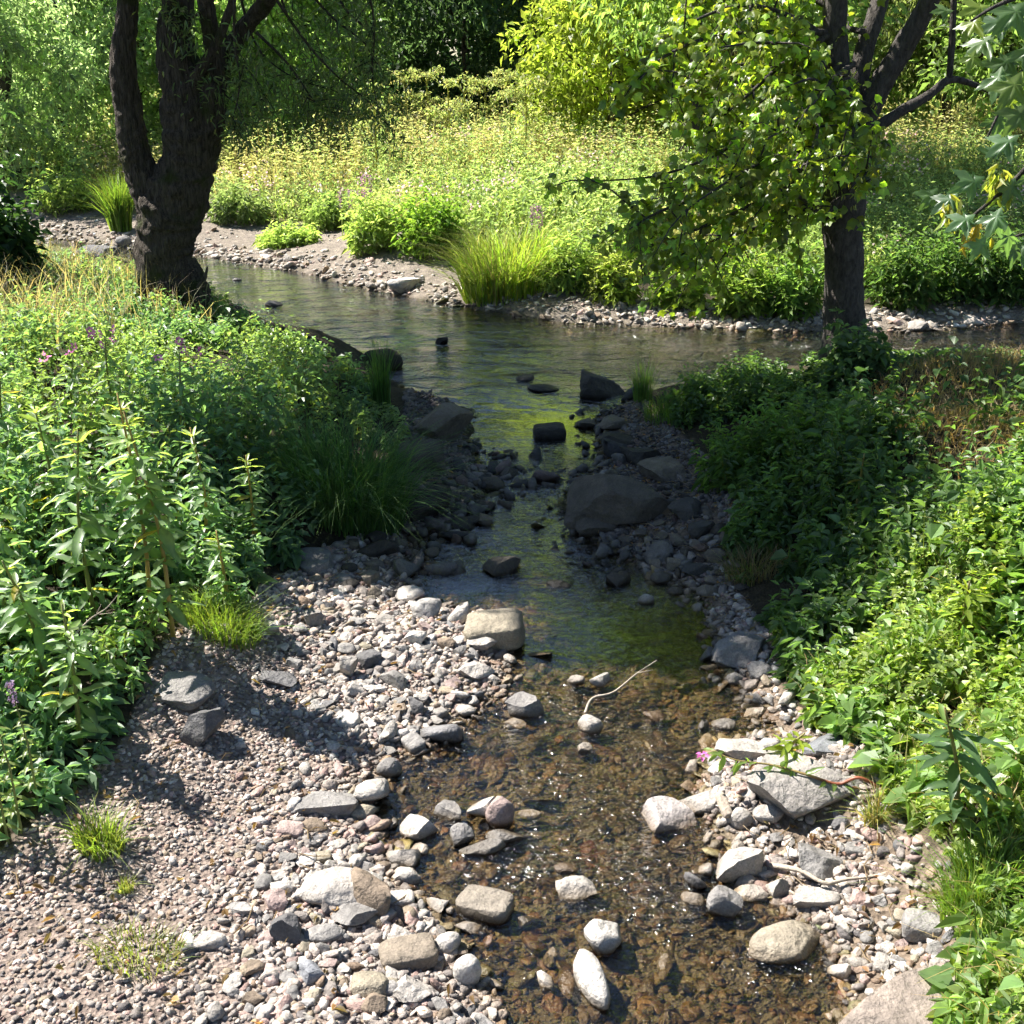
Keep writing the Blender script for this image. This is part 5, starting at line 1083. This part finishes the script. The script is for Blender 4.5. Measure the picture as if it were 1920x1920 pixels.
def balsam(label, px, py, hpx=None, h=1.6, whorls=9, leaf=.15, lean=(0, 0), flowers=0, stemc=(.20, .17, .05), col=(.13, .205, .10), top_only=False, group=None, pos=None):
    g = np.array(pos) if pos is not None else on_ground(px, py); root = empty('balsam_plant', g); tag(root, label, 'balsam', group)
    tops = np.array([lean[0] * h, lean[1] * h, h]); mid = tops * .5 + np.array([rng.uniform(-.11, .11), rng.uniform(-.1, .1), .03]); path, rad = smooth_path([np.zeros(3) - np.array([0, 0, .05]), mid, tops], [.016, .012, .005], 8)
    mb = MB(); mb.tube(path, rad * 1.0, 7, stemc, .2, 3); mb.build('stem', M_STEM, root, True)
    for wv in range(whorls):
        t = .20 + .79 * ((wv + .3) / whorls) ** .85; t = .5 + .5 * t if top_only else t; p = path[min(int(t * (len(path) - 1)), len(path) - 1)]; k = 4 if wv % 2 else 5; a0 = rng.uniform(0, 6.28)
        young = sstep(.8, 1, np.array([t]))[0]
        for j in range(k):
            a = a0 + j * 6.283 / k + rng.normal(0, .2); up = rng.normal(.05, .25) + .8 * young; d = np.array([math.cos(a), math.sin(a), up]); L = leaf * rng.uniform(.85, 1.35) * (1 - .45 * young) * (.8 + .4 * math.sin(3 * t))
            off = norm(d * np.array([1, 1, 0])) * .012
            cc = np.array(col) * rng.lognormal(0, .18) * (1 + .5 * young) * np.array([1 + .4 * young, 1 + .15 * young, 1 - .5 * young])
            if rng.random() < .025 and 'drooping' not in label: cc = np.array([.20, .18, .035])
            o = place_leaf(LANCE[rng.integers(3)], root, p + off + np.array(root.location), d, np.array([rng.normal(0, .25), rng.normal(0, .25), 1.]), L, cc); o.scale.x *= 1.0
    for f in range(flowers):
        o = link('flower', FLOWER, root); o.location = Vector(tops) + Vector((rng.normal(0, .09), rng.normal(0, .09), rng.uniform(-.05, .14))); o.rotation_euler = tuple(rng.uniform(0, 6, 3)); o.scale = (1.1,) * 3; b = rng.uniform(.8, 1.25); o.color = (b, b * rng.uniform(.8, 1.2), b, 1)
    return root
BAL = [ # label, px, py (foot), height m, whorls, leaf, flowers
 ('tallest balsam in the middle of the left group with yellow stem', 285, 1180, 1.75, 11, .17, 0), ('balsam with thick brown stem right of the tallest one', 325, 1195, 1.7, 11, .17, 0), ('slender balsam standing apart beside the gravel bar', 478, 1045, .95, 9, .13, 0),
 ('balsam with broad leaves left of the tallest one', 180, 1165, 1.45, 9, .18, 0), ('balsam topped by pink flowers below the dry grass', 235, 830, 1.05, 7, .14, 6), ('pink flowering balsam left of the brightest blossoms', 165, 850, .95, 7, .14, 4), ('balsam with few pink buds behind the tallest one', 345, 900, 1.2, 8, .14, 4),
 ('short balsam above the white twig at left', 90, 1330, 1.05, 8, .15, 0), ('short balsam beside the grey twig in front', 150, 1395, .95, 8, .14, 0), ('low balsam sprouting at foot of the slender one', 428, 1130, .6, 7, .11, 0), ('balsam at left edge under bright weeds', 30, 1230, 1.2, 8, .15, 0),
 ('balsam between the tallest and the left edge', 110, 1080, 1.4, 9, .15, 0), ('balsam in second row behind the brown stem', 380, 1060, 1.2, 9, .14, 0), ('leafy balsam in the sunny left weeds', 60, 940, 1.15, 8, .14, 0), ('balsam at the left of the dark grass clump', 455, 900, .9, 8, .13, 0)]
for lab, px, py, h, wv, lf, fl in BAL:
    balsam(lab, px, py, h=h, whorls=wv + 2, leaf=lf, flowers=fl, lean=(rng.uniform(-.08, .08), rng.uniform(-.08, .05)), stemc=(.30, .22, .06) if 'brown' in lab or 'yellow' in lab or 'slender' in lab else (.16, .17, .05))
balsam('dark drooping balsam amid the bright right bank', 1790, 1560, h=.8, whorls=8, leaf=.16, col=(.06, .115, .05), lean=(-.25, -.1))
balsam('leafy balsam standing among shaded right bank weeds', 1600, 1010, h=.75, whorls=8, leaf=.12, col=(.08, .13, .05))
balsam('sunlit balsam at the upper edge of bright right bank', 1790, 1250, h=.6, whorls=8, leaf=.12, col=(.14, .2, .035))
# mint-like plants with pale spikes at the left edge
for px, py, h, lab in [(40, 1560, .85, 'wild mint with pale lilac spike in the lower left corner'), (15, 1580, .8, 'wild mint nearest the left edge'), (70, 1500, .75, 'wild mint behind the lilac spiked one')]:
    g = on_ground(px, py); rt = empty('wild_mint', g); tag(rt, lab, 'plant'); mb = MB()
    mb.tube([(0, 0, -.05), (.02, -.02, h * .5), (0, -.04, h)], [.008, .006, .003], 5, (.18, .2, .07)); mb.build('stem', M_STEM, rt)
    for k in range(11):
        for j in (0, 1):
            a = k * 1.57 + j * 3.14; t = .15 + .72 * k / 11; d = np.array([math.cos(a), math.sin(a), -.1]); place_leaf(LANCE[k % 3], rt, g + np.array([.02 * t, -.03 * t, h * t]), d, np.array([0, 0, 1.]), .085 * (1.15 - .6 * t), np.array([.15, .2, .07]) * rng.lognormal(0, .12))
    mb = MB(); m = 90; Q = np.stack([rng.normal(0, .010, m), -.04 + rng.normal(0, .010, m), h * rng.uniform(.86, 1.05, m)], 1); mb.leaves(Q, rng.normal(0, 1, (m, 3)), rng.normal(0, 1, (m, 3)), .018, .012, jit((.26, .20, .28), m, .2)); tag(mb.build('spike', M_PETAL, rt), kind='stuff')
# red stemmed balsam lying out over the brook from the right bank
pl = [(1650, 1478), (1610, 1458), (1570, 1470), (1520, 1455), (1450, 1435), (1380, 1425), (1330, 1405)]; zs = [.30, .36, .30, .34, .36, .38, .40]
pts = [at_z(a, b, z) for (a, b), z in zip(pl, zs)]; rt = empty('balsam_plant', pts[0]); tag(rt, 'fallen balsam with red stem reaching over the brook', 'balsam'); mb = MB(); p, r = smooth_path(np.array(pts) - pts[0], [.011, .0105, .010, .0085, .006, .005, .003], 6)
nC = len(p) * 7 + 2; tt = np.concatenate([np.repeat(np.linspace(0, 1, len(p)), 7), [0, 1]]); mb.tube(p, r, 7, mixc(np.tile((.22, .07, .035), (nC, 1)), np.tile((.22, .17, .06), (nC, 1)), sstep(.35, .6, tt)), .1, 5); mb.build('stem', M_STEM, rt, True)
for k in range(26):
    j = int(len(p) * rng.uniform(.3, .99)); d = np.array([rng.normal(-.1, .5), rng.normal(0, .4), rng.normal(-.15, .7)]); place_leaf(LANCE[k % 3], rt, p[j] + pts[0], d, np.array([rng.normal(0, .4), -.3, .9]), rng.uniform(.07, .13), np.array([.11, .18, .05]) * rng.lognormal(0, .2))
o = link('flower', FLOWER, rt); o.location = p[-1] + np.array([-.04, -.02, -.03]); o.color = (1, .8, 1.1, 1)
sh = balsam('upright balsam shoot beside the fallen red stem', 1500, 1440, h=.30, whorls=4, leaf=.10, col=(.14, .2, .03), pos=at_z(1500, 1452, .16))

# ------------------------------------------------------------------ sticks and driftwood
def stick(name, label, pl, zs, r, col=(1, 1, 1), side=()):
    pts = [at_z(a, b, z) for (a, b), z in zip(pl, zs)]; rt = MB(); p, rr = smooth_path(np.array(pts) - pts[0], [r * (1 - .6 * t) for t in np.linspace(0, 1, len(pl))], 5); rt.tube(p, rr, 6, rough=.2, seed=3)
    for s, z in side:
        e = [at_z(a, b, zz) - pts[0] for (a, b), zz in zip(s, z)]; rt.tube(np.array(e), np.linspace(r * .5, r * .2, len(e)), 5)
    o = rt.build(name, M_WOOD, None, True); o.location = pts[0]; tag(o, label, 'stick'); return o
stick('stick', 'bent twig standing out of the brown brook', [(1095, 1345), (1110, 1310), (1150, 1298), (1195, 1262), (1232, 1238)], [-.03, .04, .05, .09, .14], .011, side=[([(1195, 1262), (1225, 1256)], [.09, .12])])
stick('stick', 'long dead stick across the right shore stones', [(1445, 1622), (1500, 1632), (1545, 1655), (1590, 1648), (1650, 1640), (1720, 1615)], [.05, .12, .13, .15, .17, .2], .014, side=[([(1480, 1670), (1530, 1700)], [.08, .05])])
stick('stick', 'pale forked twig among the left balsam', [(135, 1195), (170, 1160), (200, 1140), (221, 1115)], [.75, .85, .92, 1.0], .006, side=[([(178, 1158), (190, 1132)], [.86, .95]), ([(185, 1152), (220, 1148)], [.88, .93])])
stick('stick', 'driftwood stub lying high on the gravel bar', [(578, 1158), (610, 1154), (645, 1156)], [.14, .17, .15], .028)
stick('stick', 'thin fallen stem on the shaded right bank', [(1655, 928), (1700, 950), (1750, 970)], [.95, .98, 1.0], .006)
g = on_ground(1355, 1535); V, F = stone_shape('block', 77, 3); mb = MB(); mb.add(V, F); wd = mb.build('driftwood_piece', M_WOOD, None, True); wd.location = (g[0], g[1], max(g[2], 0) + .10); wd.scale = (.06, .17, .05); wd.rotation_euler = (.35, .1, .25); tag(wd, 'orange brown splintered piece of wood between right shore cobbles', 'driftwood')
# ------------------------------------------------------------------ dead leaves and bits of stem on the gravel and banks
mb = MB(); lt = np.concatenate([sample_poly([GR_LEFT], 330), sample_poly([GR_RIGHT], 420)]); lt = lt[(water_sd(lt[:, 0], lt[:, 1]) > .05) & (lt[:, 1] > 3.4)]; n = len(lt); th = rng.uniform(0, 6.28, n)
mb.leaves(np.stack([lt[:, 0], lt[:, 1], tz(lt[:, 0], lt[:, 1]) + rng.uniform(.02, .045, n)], 1), np.stack([np.cos(th), np.sin(th), rng.normal(0, .2, n)], 1), rng.normal(0, .3, (n, 3)) + np.array([0, 0, 1.]), rng.uniform(.03, .075, n), rng.uniform(.012, .04, n), jit((.17, .115, .06), n, .35), True, .35)
tw = np.concatenate([sample_poly([GR_LEFT], 70), sample_poly([GR_RIGHT], 160)]); tw = tw[(water_sd(tw[:, 0], tw[:, 1]) > .05) & (tw[:, 1] > 3.4)]; n = len(tw); th = rng.uniform(0, 6.28, n); ln_ = rng.uniform(.06, .22, n)
for x, y, a, l in zip(tw[:, 0], tw[:, 1], th, ln_):
    z = float(tz(x, y)[0]) + .035; mb.tube([(x, y, z), (x + math.cos(a) * l * .5, y + math.sin(a) * l * .5, z + .012), (x + math.cos(a + .3) * l, y + math.sin(a + .3) * l, z)], [.004, .0035, .002], 4, (.22, .17, .11))
tag(mb.build('leaf_litter', M_GRASS), 'dead leaves and bits of stem littering the gravel shores', 'litter', kind='stuff')
